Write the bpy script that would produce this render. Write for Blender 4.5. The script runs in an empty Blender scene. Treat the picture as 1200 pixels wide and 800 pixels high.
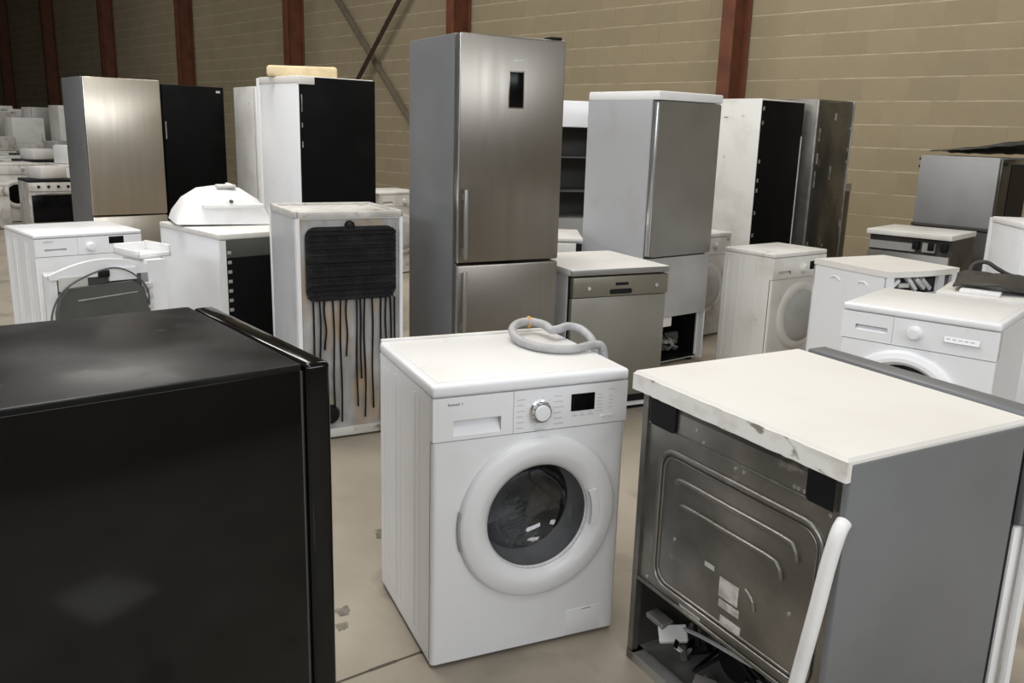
import bpy, bmesh, math, random
from mathutils import Matrix, Vector

R = math.radians
rnd = random.Random(7)
SC = bpy.context.scene
COL = SC.collection

# ------------------------------------------------------------------ camera
cam_d = bpy.data.cameras.new('camera')
cam_d.sensor_width = 36.0
cam_d.lens = 1018.9 / 1200 * 36
cam_d.clip_start = 0.05
cam_d.clip_end = 200
cam = bpy.data.objects.new('camera', cam_d)
COL.objects.link(cam)
cam.matrix_world = (Matrix.Translation((0, 0, 1.511)) @ Matrix.Rotation(R(90 - 13.64), 4, 'X')
                    @ Matrix.Rotation(R(1.675), 4, 'Z'))
SC.camera = cam

# ------------------------------------------------------------------ hall frame: u runs along the block wall (away to the left), n points from it into the hall
OX, OY, WA = 2.487, 10.67, R(43.85)
UX, UY = -math.sin(WA), math.cos(WA)
NX, NY = -math.cos(WA), -math.sin(WA)
HALL_Z = math.atan2(UY, UX)          # local x axis -> u, local y axis -> n


def HW(u, n, z=0.0):
    return Vector((OX + u * UX + n * NX, OY + u * UY + n * NY, z))


U0, U1, N0, N1, HZ = -15.0, 38.0, -0.20, 17.5, 6.6

# ------------------------------------------------------------------ world and light
world = bpy.data.worlds.new('world')
SC.world = world
world.use_nodes = True
bg = world.node_tree.nodes['Background']
bg.inputs[0].default_value = (0.80, 0.88, 1.0, 1)
bg.inputs[1].default_value = 1.0


def area(name, loc, aim, sx, sy, power, color):
    l = bpy.data.lights.new(name, 'AREA')
    l.shape = 'RECTANGLE'
    l.size, l.size_y = sx, sy
    l.energy = power
    l.color = color
    o = bpy.data.objects.new(name, l)
    COL.objects.link(o)
    o.location = loc
    d = Vector(aim) - Vector(loc)
    o.rotation_euler = d.to_track_quat('-Z', 'Y').to_euler()
    return o


# added fill lights: unseen high openings in two walls, and panels overhead
area('end_wall_fill', HW(U0 + 0.10, 8.2, 5.0), HW(-4.5, 8.2, 0.8), 11.0, 1.9, 560, (0.92, 0.96, 1.0))
area('long_wall_fill', HW(-3.0, N1 - 0.10, 5.0), HW(-2.0, 6.5, 0.8), 16.0, 1.9, 650, (0.94, 0.97, 1.0))
FILL_SPOTS = ((-8.5, 8.5, 90), (-4.6, 8.6, 60), (-1.0, 7.6, 260), (-1.5, 3.2, 160), (5.0, 5.0, 200), (15.0, 4.5, 70))
for su, sn, pw in FILL_SPOTS:
    area('overhead_fill', HW(su, sn, HZ - 0.06), HW(su, sn, 0), 3.2, 1.6, pw, (1.0, 0.96, 0.90))  # added overhead fill, placed to brighten the appliances and the block wall

SC.view_settings.view_transform = 'Standard'
SC.view_settings.look = 'None'
SC.view_settings.gamma = 1.0
SC.view_settings.use_curve_mapping = False
SC.view_settings.exposure = -0.24

# ------------------------------------------------------------------ materials
MATS = {}


def mat(name, c1, c2=None, rough=0.4, metal=0.0, scale=6.0, lo=0.45, hi=0.7, detail=6.0, stretch=(1, 1, 1),
        bump=0.0, bscale=40.0, spec=0.5, coat=0.0, rvar=0.0, distort=0.0, c3=None, scale3=1.5, lo3=.55, hi3=.62,
        emit=0.0, aniso=0.0):
    if name in MATS:
        return MATS[name]
    m = bpy.data.materials.new(name)
    m.use_nodes = True
    nt = m.node_tree
    N, L = nt.nodes, nt.links
    b = N['Principled BSDF']
    b.inputs['Base Color'].default_value = (*c1, 1)
    b.inputs['Roughness'].default_value = rough
    b.inputs['Metallic'].default_value = metal
    b.inputs['Specular IOR Level'].default_value = spec
    b.inputs['Coat Weight'].default_value = coat
    if emit:
        b.inputs['Emission Color'].default_value = (*c1, 1)
        b.inputs['Emission Strength'].default_value = emit
    tc = N.new('ShaderNodeTexCoord')
    mp = N.new('ShaderNodeMapping')
    mp.inputs['Scale'].default_value = stretch
    L.new(tc.outputs['Object'], mp.inputs['Vector'])
    if aniso:
        b.inputs['Anisotropic'].default_value = aniso
        tg = N.new('ShaderNodeTangent')
        tg.direction_type = 'RADIAL'
        tg.axis = 'Z'
        L.new(tg.outputs[0], b.inputs['Tangent'])
    out = None

    def noise(sc, dt, lo_, hi_, dist=0.0):
        n = N.new('ShaderNodeTexNoise')
        n.inputs['Scale'].default_value = sc
        n.inputs['Detail'].default_value = dt
        n.inputs['Distortion'].default_value = dist
        L.new(mp.outputs[0], n.inputs['Vector'])
        r = N.new('ShaderNodeMapRange')
        r.inputs['From Min'].default_value = lo_
        r.inputs['From Max'].default_value = hi_
        L.new(n.outputs['Fac'], r.inputs['Value'])
        return n, r
    if c2 is not None:
        n, r = noise(scale, detail, lo, hi, distort)
        mx = N.new('ShaderNodeMix')
        mx.data_type = 'RGBA'
        mx.inputs[6].default_value = (*c1, 1)
        mx.inputs[7].default_value = (*c2, 1)
        L.new(r.outputs[0], mx.inputs[0])
        out = mx.outputs[2]
        if c3 is not None:
            n3, r3 = noise(scale3, 8.0, lo3, hi3, 0.3)
            m3 = N.new('ShaderNodeMix')
            m3.data_type = 'RGBA'
            m3.inputs[7].default_value = (*c3, 1)
            L.new(out, m3.inputs[6])
            L.new(r3.outputs[0], m3.inputs[0])
            out = m3.outputs[2]
        L.new(out, b.inputs['Base Color'])
        if rvar:
            rr = N.new('ShaderNodeMapRange')
            rr.inputs['To Min'].default_value = rough
            rr.inputs['To Max'].default_value = min(1, rough + rvar)
            L.new(r.outputs[0], rr.inputs['Value'])
            L.new(rr.outputs[0], b.inputs['Roughness'])
    if bump:
        nb = N.new('ShaderNodeTexNoise')
        nb.inputs['Scale'].default_value = bscale
        nb.inputs['Detail'].default_value = 4
        L.new(mp.outputs[0], nb.inputs['Vector'])
        bp = N.new('ShaderNodeBump')
        bp.inputs['Strength'].default_value = bump
        bp.inputs['Distance'].default_value = 0.01
        L.new(nb.outputs['Fac'], bp.inputs['Height'])
        L.new(bp.outputs[0], b.inputs['Normal'])
    MATS[name] = m
    return m


COVER = mat('translucent_grey_cover', (.46, .46, .45), (.36, .36, .35), .3, scale=4)
WHITE = mat('white_enamel', (.79, .80, .82), (.70, .70, .70), .28, scale=3, lo=.55, hi=.85)
TOPW = mat('worn_white_top', (.78, .775, .76), (.71, .695, .66), .33, scale=3.5, lo=.5, hi=.8, c3=(.50, .47, .42), scale3=5, lo3=.66, hi3=.74)
OLDW = mat('old_white_enamel', (.72, .71, .68), (.55, .53, .48), .38, scale=4, lo=.5, hi=.8, c3=(.36, .32, .26), scale3=7, lo3=.68, hi3=.76)
DIRTW = mat('dirty_white', (.62, .61, .58), (.40, .38, .34), .5, scale=5, lo=.42, hi=.7, c3=(.20, .17, .13), scale3=9, lo3=.6, hi3=.7)
CREAM = mat('cream_laminate', (.76, .745, .71), (.70, .68, .635), .42, scale=3, lo=.45, hi=.75)
CHIPW = mat('chipped_white_edge', (.80, .79, .76), (.60, .57, .51), .5, scale=7, lo=.5, hi=.66, c3=(.26, .23, .19), scale3=11, lo3=.62, hi3=.68, stretch=(1, 1, 2))
PLAST = mat('white_plastic', (.80, .80, .80), (.68, .68, .67), .4, scale=5, lo=.5, hi=.8)
STEEL = mat('brushed_steel', (.285, .265, .235), (.26, .242, .215), .36, 1.0, scale=3, lo=.35, hi=.7, stretch=(7, 7, .4), rvar=.05, aniso=.7)
STEELW = mat('bright_brushed_steel', (.56, .51, .43), (.50, .455, .385), .34, 1.0, scale=3, lo=.35, hi=.7, stretch=(6, 6, .4), rvar=.05, aniso=.75)
GREYP = mat('grey_painted_metal', (.195, .203, .212), (.17, .175, .183), .42, 0.25, scale=2.5, lo=.4, hi=.7, bump=.05, bscale=220)
GREYD = mat('warm_grey_door', (.27, .265, .25), (.23, .225, .21), .36, 0.55, scale=3, lo=.4, hi=.7)
GREYL = mat('pale_grey_door', (.42, .42, .41), (.34, .34, .32), .38, 0.3, scale=3, lo=.4, hi=.7)
SILV = mat('silver_edge', (.70, .71, .73), None, .25, .9)
CHROME = mat('chrome', (.75, .75, .76), None, .12, 1.0)
BLACKG = mat('black_gloss', (.0025, .0025, .0028), (.005, .005, .005), .10, spec=.34, scale=3, lo=.5, hi=.8, rvar=.06,
             c3=(.012, .012, .013), scale3=9, lo3=.70, hi3=.82)
BLACKM = mat('black_panel', (.004, .004, .0042), (.008, .008, .008), .55, scale=4, lo=.5, hi=.8, spec=.08)
BLACKP = mat('black_plastic', (.007, .007, .008), None, .5, spec=.2)
SCREEN = mat('black_display', (.003, .003, .004), None, .2, spec=.15)
DKMET = mat('dark_zinc_sheet', (.30, .29, .27), (.15, .145, .13), .30, .85, scale=4, lo=.38, hi=.68, rvar=.2, bump=.10, bscale=9,
            c3=(.34, .33, .31), scale3=12, lo3=.66, hi3=.74)
DIRTMET = mat('streaked_sheet_metal', (.155, .15, .132), (.06, .058, .05), .22, .8, scale=2.2, lo=.4, hi=.65, stretch=(1.5, 1.5, .7), rvar=.2,
              bump=.12, bscale=6, c3=(.33, .31, .27), scale3=8, lo3=.66, hi3=.74)
GREENG = mat('dark_olive_panel', (.085, .09, .08), (.06, .062, .055), .55, .2, scale=6, lo=.4, hi=.7)
GALV = mat('galvanised', (.50, .50, .49), (.30, .29, .27), .4, .7, scale=8, lo=.4, hi=.7)
RUBG = mat('grey_hose', (.40, .40, .41), (.33, .33, .33), .5, scale=12)
RUBB = mat('dark_rubber', (.075, .078, .08), None, .6)
COND = mat('condenser_black', (.016, .016, .018), (.032, .032, .032), .6, spec=.2, scale=12, lo=.4, hi=.7)
FROST = mat('stained_liner', (.42, .42, .42), (.22, .21, .195), .45, scale=6, lo=.36, hi=.66, c3=(.40, .30, .20), scale3=4.2, lo3=.52, hi3=.66, stretch=(1.6, 1, .8))
DRUM = mat('drum_steel', (.52, .52, .52), (.30, .30, .30), .30, 1.0, scale=9, lo=.4, hi=.65, bump=.35, bscale=60)
FOAM = mat('yellow_foam', (.70, .58, .37), (.58, .46, .27), .9, scale=9, bump=.3, bscale=60)
FABR = mat('dark_rubber_sheet', (.045, .042, .036), (.022, .02, .018), .6, scale=5, bump=.3, bscale=14)
ORANG = mat('orange_plastic', (.75, .36, .04), None, .5)
PAPER = mat('paper_sticker', (.62, .61, .58), (.40, .39, .37), .6, scale=30, lo=.45, hi=.6)
INK = mat('grey_print', (.30, .30, .32), None, .6)
INKL = mat('light_grey_print', (.48, .48, .50), None, .6)
RUST = mat('red_primer_steel', (.155, .050, .022), (.095, .030, .014), .6, .1, scale=4, lo=.4, hi=.7)
RUSTD = mat('brown_brace_steel', (.045, .02, .012), (.025, .012, .008), .6, .1, scale=6)
TANST = mat('dusty_brace_steel', (.17, .14, .10), (.13, .105, .07), .8, scale=6)
MORT = mat('mortar', (.50, .43, .31), (.33, .275, .18), .95, scale=5)
BLOCK = mat('concrete_block', (.335, .278, .180), (.290, .238, .150), .92, scale=2.2, lo=.35, hi=.7, bump=.25, bscale=60)
BLOCK2 = mat('concrete_block_pale', (.345, .288, .188), (.300, .248, .158), .92, scale=2.2, lo=.35, hi=.7, bump=.25, bscale=60)
BLOCK3 = mat('concrete_block_grey', (.322, .268, .176), (.280, .230, .146), .92, scale=2.2, lo=.35, hi=.7, bump=.25, bscale=60)
FLOORM = mat('worn_concrete_floor', (.36, .315, .25), (.27, .235, .185), .50, scale=1.6, lo=.35, hi=.68, detail=9, bump=.10, bscale=35,
             c3=(.19, .165, .13), scale3=2.3, lo3=.58, hi3=.70, rvar=.25)
CRACKM = mat('dark_crack', (.075, .06, .045), None, .9)
STAIN = mat('oil_stain', (.11, .095, .075), (.19, .165, .13), .6, scale=22, lo=.4, hi=.6)
ROOFM = mat('grey_roof_sheet', (.34, .33, .31), None, .7)
PLASTER = mat('grey_plaster', (.40, .37, .33), (.32, .29, .25), .9, scale=2)
GLOWP = mat('added_glow_pane', (.95, .96, 1.0), None, .5, emit=1.5)  # self-lit material for the panes added overhead
DEBRIS = mat('dusty_scrap', (.16, .15, .14), (.40, .39, .37), .6, .3, scale=9, lo=.5, hi=.68)


def glass(name, tint, rough=0.03):
    m = bpy.data.materials.new(name)
    m.use_nodes = True
    nt = m.node_tree
    N, L = nt.nodes, nt.links
    N.remove(N['Principled BSDF'])
    out = N['Material Output']
    t = N.new('ShaderNodeBsdfTransparent')
    t.inputs[0].default_value = (*tint, 1)
    g = N.new('ShaderNodeBsdfGlossy')
    g.inputs['Roughness'].default_value = rough
    ge = N.new('ShaderNodeNewGeometry')
    dt = N.new('ShaderNodeVectorMath')
    dt.operation = 'DOT_PRODUCT'
    L.new(ge.outputs['Normal'], dt.inputs[0])
    L.new(ge.outputs['Incoming'], dt.inputs[1])
    ab = N.new('ShaderNodeMath')
    ab.operation = 'ABSOLUTE'
    L.new(dt.outputs['Value'], ab.inputs[0])
    om = N.new('ShaderNodeMath')
    om.operation = 'SUBTRACT'
    om.inputs[0].default_value = 1.0
    L.new(ab.outputs[0], om.inputs[1])
    pw = N.new('ShaderNodeMath')
    pw.operation = 'POWER'
    pw.inputs[1].default_value = 4.0
    L.new(om.outputs[0], pw.inputs[0])
    f = N.new('ShaderNodeMath')
    f.operation = 'MULTIPLY_ADD'
    f.inputs[1].default_value = .55
    f.inputs[2].default_value = .07
    L.new(pw.outputs[0], f.inputs[0])
    mx = N.new('ShaderNodeMixShader')
    L.new(f.outputs[0], mx.inputs[0])
    L.new(t.outputs[0], mx.inputs[1])
    L.new(g.outputs[0], mx.inputs[2])
    L.new(mx.outputs[0], out.inputs[0])
    return m


GLASS = glass('door_bowl_glass', (.66, .67, .68))


# ------------------------------------------------------------------ mesh helpers
class MB:
    def __init__(self):
        self.bm = bmesh.new()

    def add(self, other):
        me = bpy.data.meshes.new('tmp')
        other.to_mesh(me)
        other.free()
        self.bm.from_mesh(me)
        bpy.data.meshes.remove(me)

    def box(self, x0, x1, y0, y1, z0, z1, bev=0.0, seg=2, mtx=None):
        b = bmesh.new()
        bmesh.ops.create_cube(b, size=1.0)
        for v in b.verts:
            v.co = Vector((x0 + (v.co.x + .5) * (x1 - x0), y0 + (v.co.y + .5) * (y1 - y0), z0 + (v.co.z + .5) * (z1 - z0)))
        if bev:
            bmesh.ops.bevel(b, geom=list(b.edges), offset=bev, segments=seg, profile=.5, affect='EDGES')
        if mtx is not None:
            bmesh.ops.transform(b, matrix=mtx, verts=b.verts)
        self.add(b)
        return self

    def tube(self, pts, r, seg=10, closed=False, ripple=0.0):
        P = [Vector(p) for p in pts]
        n = len(P)
        rings = []
        up = None
        for i in range(n):
            a = P[(i - 1) % n] if (closed or i > 0) else P[i]
            c = P[(i + 1) % n] if (closed or i < n - 1) else P[i]
            t = (c - a).normalized()
            if up is None:
                up = Vector((0, 0, 1)) if abs(t.z) < .9 else Vector((1, 0, 0))
            s = t.cross(up)
            if s.length < 1e-6:
                s = t.orthogonal()
            s.normalize()
            w = s.cross(t).normalized()
            up = w
            rr = r * (1 + ripple * (1 if i % 2 else -1))
            rings.append([self.bm.verts.new(P[i] + (s * math.cos(2 * math.pi * k / seg) + w * math.sin(2 * math.pi * k / seg)) * rr) for k in range(seg)])
        m = n if closed else n - 1
        for i in range(m):
            A, B = rings[i], rings[(i + 1) % n]
            for k in range(seg):
                self.bm.faces.new((A[k], A[(k + 1) % seg], B[(k + 1) % seg], B[k]))
        if not closed:
            self.bm.faces.new(rings[0][::-1])
            self.bm.faces.new(rings[-1])
        return self

    def lathe(self, prof, cx, cz, seg=64, cap=False):
        """prof: (radius, y); turned about the axis x=cx, z=cz, parallel to y"""
        rings = []
        for r, y in prof:
            if r < 1e-6:
                rings.append([self.bm.verts.new((cx, y, cz))])
            else:
                rings.append([self.bm.verts.new((cx + r * math.cos(2 * math.pi * k / seg), y, cz + r * math.sin(2 * math.pi * k / seg))) for k in range(seg)])
        for A, B in zip(rings, rings[1:]):
            for k in range(seg):
                j = (k + 1) % seg
                if len(A) == 1 and len(B) > 1:
                    self.bm.faces.new((A[0], B[j], B[k]))
                elif len(B) == 1 and len(A) > 1:
                    self.bm.faces.new((A[k], A[j], B[0]))
                elif len(A) > 1:
                    self.bm.faces.new((A[k], A[j], B[j], B[k]))
        return self

    def prism(self, poly, y0, y1):
        """poly of (x, z) extruded along y"""
        a = [self.bm.verts.new((x, y0, z)) for x, z in poly]
        b = [self.bm.verts.new((x, y1, z)) for x, z in poly]
        self.bm.faces.new(a)
        self.bm.faces.new(b[::-1])
        n = len(poly)
        for i in range(n):
            j = (i + 1) % n
            self.bm.faces.new((a[i], b[i], b[j], a[j]))
        return self

    def prismz(self, poly, z0, z1):
        a = [self.bm.verts.new((x, y, z0)) for x, y in poly]
        b = [self.bm.verts.new((x, y, z1)) for x, y in poly]
        self.bm.faces.new(a[::-1])
        self.bm.faces.new(b)
        n = len(poly)
        for i in range(n):
            j = (i + 1) % n
            self.bm.faces.new((a[i], a[j], b[j], b[i]))
        return self

    def holed(self, x0, x1, z0, z1, cx, cz, r, y, seg=64):
        """flat front plate in the plane y with a round hole"""
        C, E = [], []
        angs = [2 * math.pi * k / seg for k in range(seg)]
        for (px, pz) in ((x0, z0), (x1, z0), (x1, z1), (x0, z1)):
            t = math.atan2(pz - cz, px - cx) % (2 * math.pi)
            i = min(range(len(angs)), key=lambda q: abs(angs[q] - t))
            angs[i] = t
        angs.sort()
        for t in angs:
            c, s = math.cos(t), math.sin(t)
            C.append(self.bm.verts.new((cx + r * c, y, cz + r * s)))
            ks = []
            if abs(c) > 1e-9:
                ks += [((x1 if c > 0 else x0) - cx) / c]
            if abs(s) > 1e-9:
                ks += [((z1 if s > 0 else z0) - cz) / s]
            k = min(ks)
            E.append(self.bm.verts.new((cx + k * c, y, cz + k * s)))
        n = len(angs)
        for i in range(n):
            j = (i + 1) % n
            self.bm.faces.new((C[i], E[i], E[j], C[j]))
        return self

    def make(self, name, material, parent=None, smooth=True, ang=35, kind=None, label=None):
        bmesh.ops.remove_doubles(self.bm, verts=self.bm.verts, dist=1e-6)
        bmesh.ops.recalc_face_normals(self.bm, faces=self.bm.faces)
        me = bpy.data.meshes.new(name)
        self.bm.to_mesh(me)
        self.bm.free()
        if smooth:
            me.polygons.foreach_set('use_smooth', [True] * len(me.polygons))
            me.set_sharp_from_angle(angle=R(ang))
        me.materials.append(material)
        o = bpy.data.objects.new(name, me)
        COL.objects.link(o)
        if parent is not None:
            o.parent = parent
        if kind:
            o['kind'] = kind
        if label:
            o['label'] = label
        return o


def bx(name, m, parent, *c, bev=0.0, **k):
    return MB().box(*c, bev=bev).make(name, m, parent, **k)


def rr(x0, x1, z0, z1, r, n=6):
    P = []
    for cx, cz, a in ((x1 - r, z1 - r, 0), (x0 + r, z1 - r, 90), (x0 + r, z0 + r, 180), (x1 - r, z0 + r, 270)):
        for k in range(n + 1):
            t = R(a + 90 * k / n)
            P.append((cx + r * math.cos(t), cz + r * math.sin(t)))
    return P


def spline(pts, n=8, closed=False):
    P = [Vector(p) for p in pts]
    out = []
    m = len(P)
    rng = range(m) if closed else range(m - 1)
    for i in rng:
        p1, p2 = P[i], P[(i + 1) % m]
        p0 = P[i - 1] if (closed or i > 0) else p1
        p3 = P[(i + 2) % m] if (closed or i < m - 2) else p2
        for k in range(n):
            t = k / n
            out.append(.5 * ((2 * p1) + (p2 - p0) * t + (2 * p0 - 5 * p1 + 4 * p2 - p3) * t * t + (3 * p1 - p0 - 3 * p2 + p3) * t ** 3))
    if not closed:
        out.append(P[-1])
    return out


def thing(name, label, cat, x, y, yaw, z=0.0, group=None):
    o = bpy.data.objects.new(name, None)
    o.empty_display_size = .1
    COL.objects.link(o)
    o.location = (x, y, z)
    o.rotation_euler = (0, 0, R(yaw))
    o['label'] = label
    o['category'] = cat
    if group:
        o['group'] = group
    return o


def tag(o, label, cat, group=None):
    o['label'] = label
    o['category'] = cat
    if group:
        o['group'] = group
    return o


def struct(o):
    o['kind'] = 'structure'
    return o


def place(o, loc, yaw):
    o.location = loc
    o.rotation_euler = (0, 0, yaw)
    return o


# ------------------------------------------------------------------ the hall
fl = struct(MB().box(U0, U1, N0, N1, -.12, 0).make('floor', FLOORM, smooth=False))
place(fl, (OX, OY, 0), HALL_Z)
cl = struct(MB().box(U0, U1, N0, N1, HZ, HZ + .15).make('ceiling', ROOFM, smooth=False))
place(cl, (OX, OY, 0), HALL_Z)
wl = struct(MB().box(U1, U1 + .3, N0 - .3, N1 + .3, 0, HZ).make('wall_left', PLASTER, smooth=False))
place(wl, (OX, OY, 0), HALL_Z)
wf = MB().box(U0, U1, N1, N1 + .3, 0, 4.0).box(U0, U1, N1, N1 + .3, 6.0, HZ).box(U0, -11.2, N1, N1 + .3, 4.0, 6.0).box(5.2, U1, N1, N1 + .3, 4.0, 6.0)
place(struct(wf.make('wall_front', PLASTER, smooth=False)), (OX, OY, 0), HALL_Z)
wr = MB().box(U0 - .3, U0, N0 - .3, N1 + .3, 0, 4.0).box(U0 - .3, U0, N0 - .3, N1 + .3, 6.0, HZ).box(U0 - .3, U0, N0 - .3, 2.6, 4.0, 6.0).box(U0 - .3, U0, 13.8, N1 + .3, 4.0, 6.0)
place(struct(wr.make('wall_right', PLASTER, smooth=False)), (OX, OY, 0), HALL_Z)
for k, (su, sn, _) in enumerate(FILL_SPOTS):
    w = struct(MB().box(su - 1.7, su + 1.7, sn - .9, sn + .9, HZ - .03, HZ + .0).make('fill_pane_%d' % (k + 1), GLOWP, smooth=False))  # glowing panes added under the closed ceiling, one at each fill light
    place(w, (OX, OY, 0), HALL_Z)

# block wall: mortar bed behind, each block proud of the joints
wb = struct(MB().box(U0, U1, N0 - .30, N0 - .002, 0, HZ).make('wall_back', MORT, smooth=False))
place(wb, (OX, OY, 0), HALL_Z)
BH, BL_, JT, JX = .24, .50, .013, .0022
cand = []
camP = Vector((0, 0, 1.511))
for r_ in range(int(HZ / BH)):
    z = r_ * BH
    off = 0 if r_ % 2 == 0 else BL_ / 2
    k = 0
    u = U0 + off
    while u < U1 - BL_:
        cand.append((u, z))
        u += BL_
inv = cam.matrix_world.inverted()


def pix(p):
    q = inv @ Vector(p)
    if q.z > -.1:
        return None
    return 600 + 1018.9 * q.x / -q.z, 400 - 1018.9 * q.y / -q.z, -q.z


vis, rest = [], []
for (u, z) in cand:
    p = pix(HW(u + BL_ / 2, N0, z + BH / 2))
    if p and -25 < p[0] < 1225 and -14 < p[1] < 275:
        vis.append((p[2], u, z))
    else:
        rest.append((u, z))
vis.sort()
rest += [(u, z) for _, u, z in vis[300:]]
block_me = {}
for k, bm_ in enumerate((BLOCK, BLOCK2, BLOCK3)):
    b = MB().box(JX / 2, BL_ - JX / 2, N0 - .05, N0, JT / 2, BH - JT / 2)
    o = b.make('block', bm_, smooth=False)
    block_me[k] = o.data
    bpy.data.objects.remove(o)
for _, u, z in vis[:300]:
    o = bpy.data.objects.new('block', block_me[rnd.choice((0, 0, 1, 1, 2))])
    COL.objects.link(o)
    o.parent = wb
    o.location = (u, rnd.uniform(-.0008, .001), z)
bm = MB()
for (u, z) in rest:
    y = N0 + rnd.uniform(-.0008, .001)
    a = bm.bm
    x0, x1, z0, z1 = u + JX / 2, u + BL_ - JX / 2, z + JT / 2, z + BH - JT / 2
    f0 = [a.verts.new(c) for c in ((x0, y, z0), (x1, y, z0), (x1, y, z1), (x0, y, z1))]
    f1 = [a.verts.new((v.co.x, y - .03, v.co.z)) for v in f0]
    a.faces.new(f0)
    for i in range(4):
        a.faces.new((f0[i], f0[(i + 1) % 4], f1[(i + 1) % 4], f1[i]))
bm.make('distant_blocks', BLOCK, wb, smooth=False, kind='stuff')

# steel columns (I section) and bracing in front of the wall
colm = None
ORD = ['beside the two fridges with bare black and metal backs', 'behind the tall steel fridge', 'behind the foam-topped fridge',
       'behind the tall black fridge', 'behind the steel-fronted fridge on the long aisle', 'above the distant rows of fridges',
       'second before the dark hall end', 'last before the dark hall end']
for k in range(8):
    if colm is None:
        b = MB()
        b.box(-.085, .085, .155, .18, 0, HZ, bev=.003, seg=1)
        b.box(-.085, .085, -.18, -.155, 0, HZ, bev=.003, seg=1)
        b.box(-.006, .006, -.155, .155, 0, HZ)
        o = b.make('steel_column', RUST)
        colm = o.data
    else:
        o = bpy.data.objects.new('steel_column', colm)
        COL.objects.link(o)
    place(o, HW(5.0 * k, 0), HALL_Z)
    tag(o, 'red-brown steel I-section column, ' + ORD[k], 'column', 'steel columns along the block wall')


def brace(name, m, ua, za, ub, zb, n, w, label):
    A, B = HW(ua, n, za), HW(ub, n, zb)
    L_ = (B - A).length
    b = MB()
    b.box(0, L_, -.006, .006, -w / 2, w / 2)
    b.box(0, L_, -w * .8, .006, -w / 2, -w / 2 + .010)
    o = b.make(name, m, smooth=False)
    d = (B - A).normalized()
    nn = Vector((NX, NY, 0))
    zz = d.cross(nn).normalized()
    M = Matrix((d, nn, zz)).transposed().to_4x4()
    M.translation = A
    o.matrix_world = M
    tag(o, label, 'brace')
    return o


brace('wall_brace', RUSTD, 9.8, .30, 5.3, 4.76, .02, .10, 'dark brown diagonal steel brace rising behind the foam-topped fridge')
brace('wall_brace', TANST, 5.2, .45, 9.8, 4.9, -.13, .12, 'dusty tan diagonal steel brace crossing behind the dark one')

# floor crack and oil stains
pts = [(-.62, 2.02), (-.53, 2.075), (-.46, 2.13), (-.38, 2.19), (-.31, 2.24), (-.25, 2.283), (-.10, 2.36), (.1, 2.45), (.35, 2.6)]
b = MB()
for i, (p, q) in enumerate(zip(pts, pts[1:])):
    d = (Vector(q) - Vector(p)).normalized()
    n_ = Vector((-d.y, d.x)) * (.004 + .002 * (i % 2))
    v = [b.bm.verts.new((c[0] + s * n_.x, c[1] + s * n_.y, .0012)) for c, s in ((p, 1), (p, -1), (q, -1), (q, 1))]
    b.bm.faces.new(v)
ck = b.make('crack', CRACKM, smooth=False)
ck.parent = fl
ck.matrix_parent_inverse = fl.matrix_world.inverted() if False else Matrix.Identity(4)
ck.matrix_parent_inverse = (Matrix.Translation((OX, OY, 0)) @ Matrix.Rotation(HALL_Z, 4, 'Z')).inverted()
for (sx, sy, sr) in ((-.515, 2.50, .03), (-.50, 2.41, .022), (-.47, 3.05, .05)):
    b = MB()
    P = [(sx + sr * rnd.uniform(.5, 1.3) * math.cos(t * .45), sy + sr * rnd.uniform(.5, 1.5) * math.sin(t * .45)) for t in range(14)]
    v = [b.bm.verts.new((x, y, .001)) for x, y in P]
    b.bm.faces.new(v)
    s = b.make('stain', STAIN, smooth=False)
    s.parent = fl
    s.matrix_parent_inverse = (Matrix.Translation((OX, OY, 0)) @ Matrix.Rotation(HALL_Z, 4, 'Z')).inverted()


# ------------------------------------------------------------------ appliance builders
def feet(t, w, d, h=.018, r=.02):
    for sx in (-1, 1):
        for sy in (-1, 1):
            x, y = sx * (w / 2 - .05), sy * (d / 2 - .05)
            b = MB()
            b.prismz([(x + r * math.cos(R(a)), y + r * math.sin(R(a))) for a in range(0, 360, 30)], 0, h)
            b.make('foot', BLACKP, t)


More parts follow.
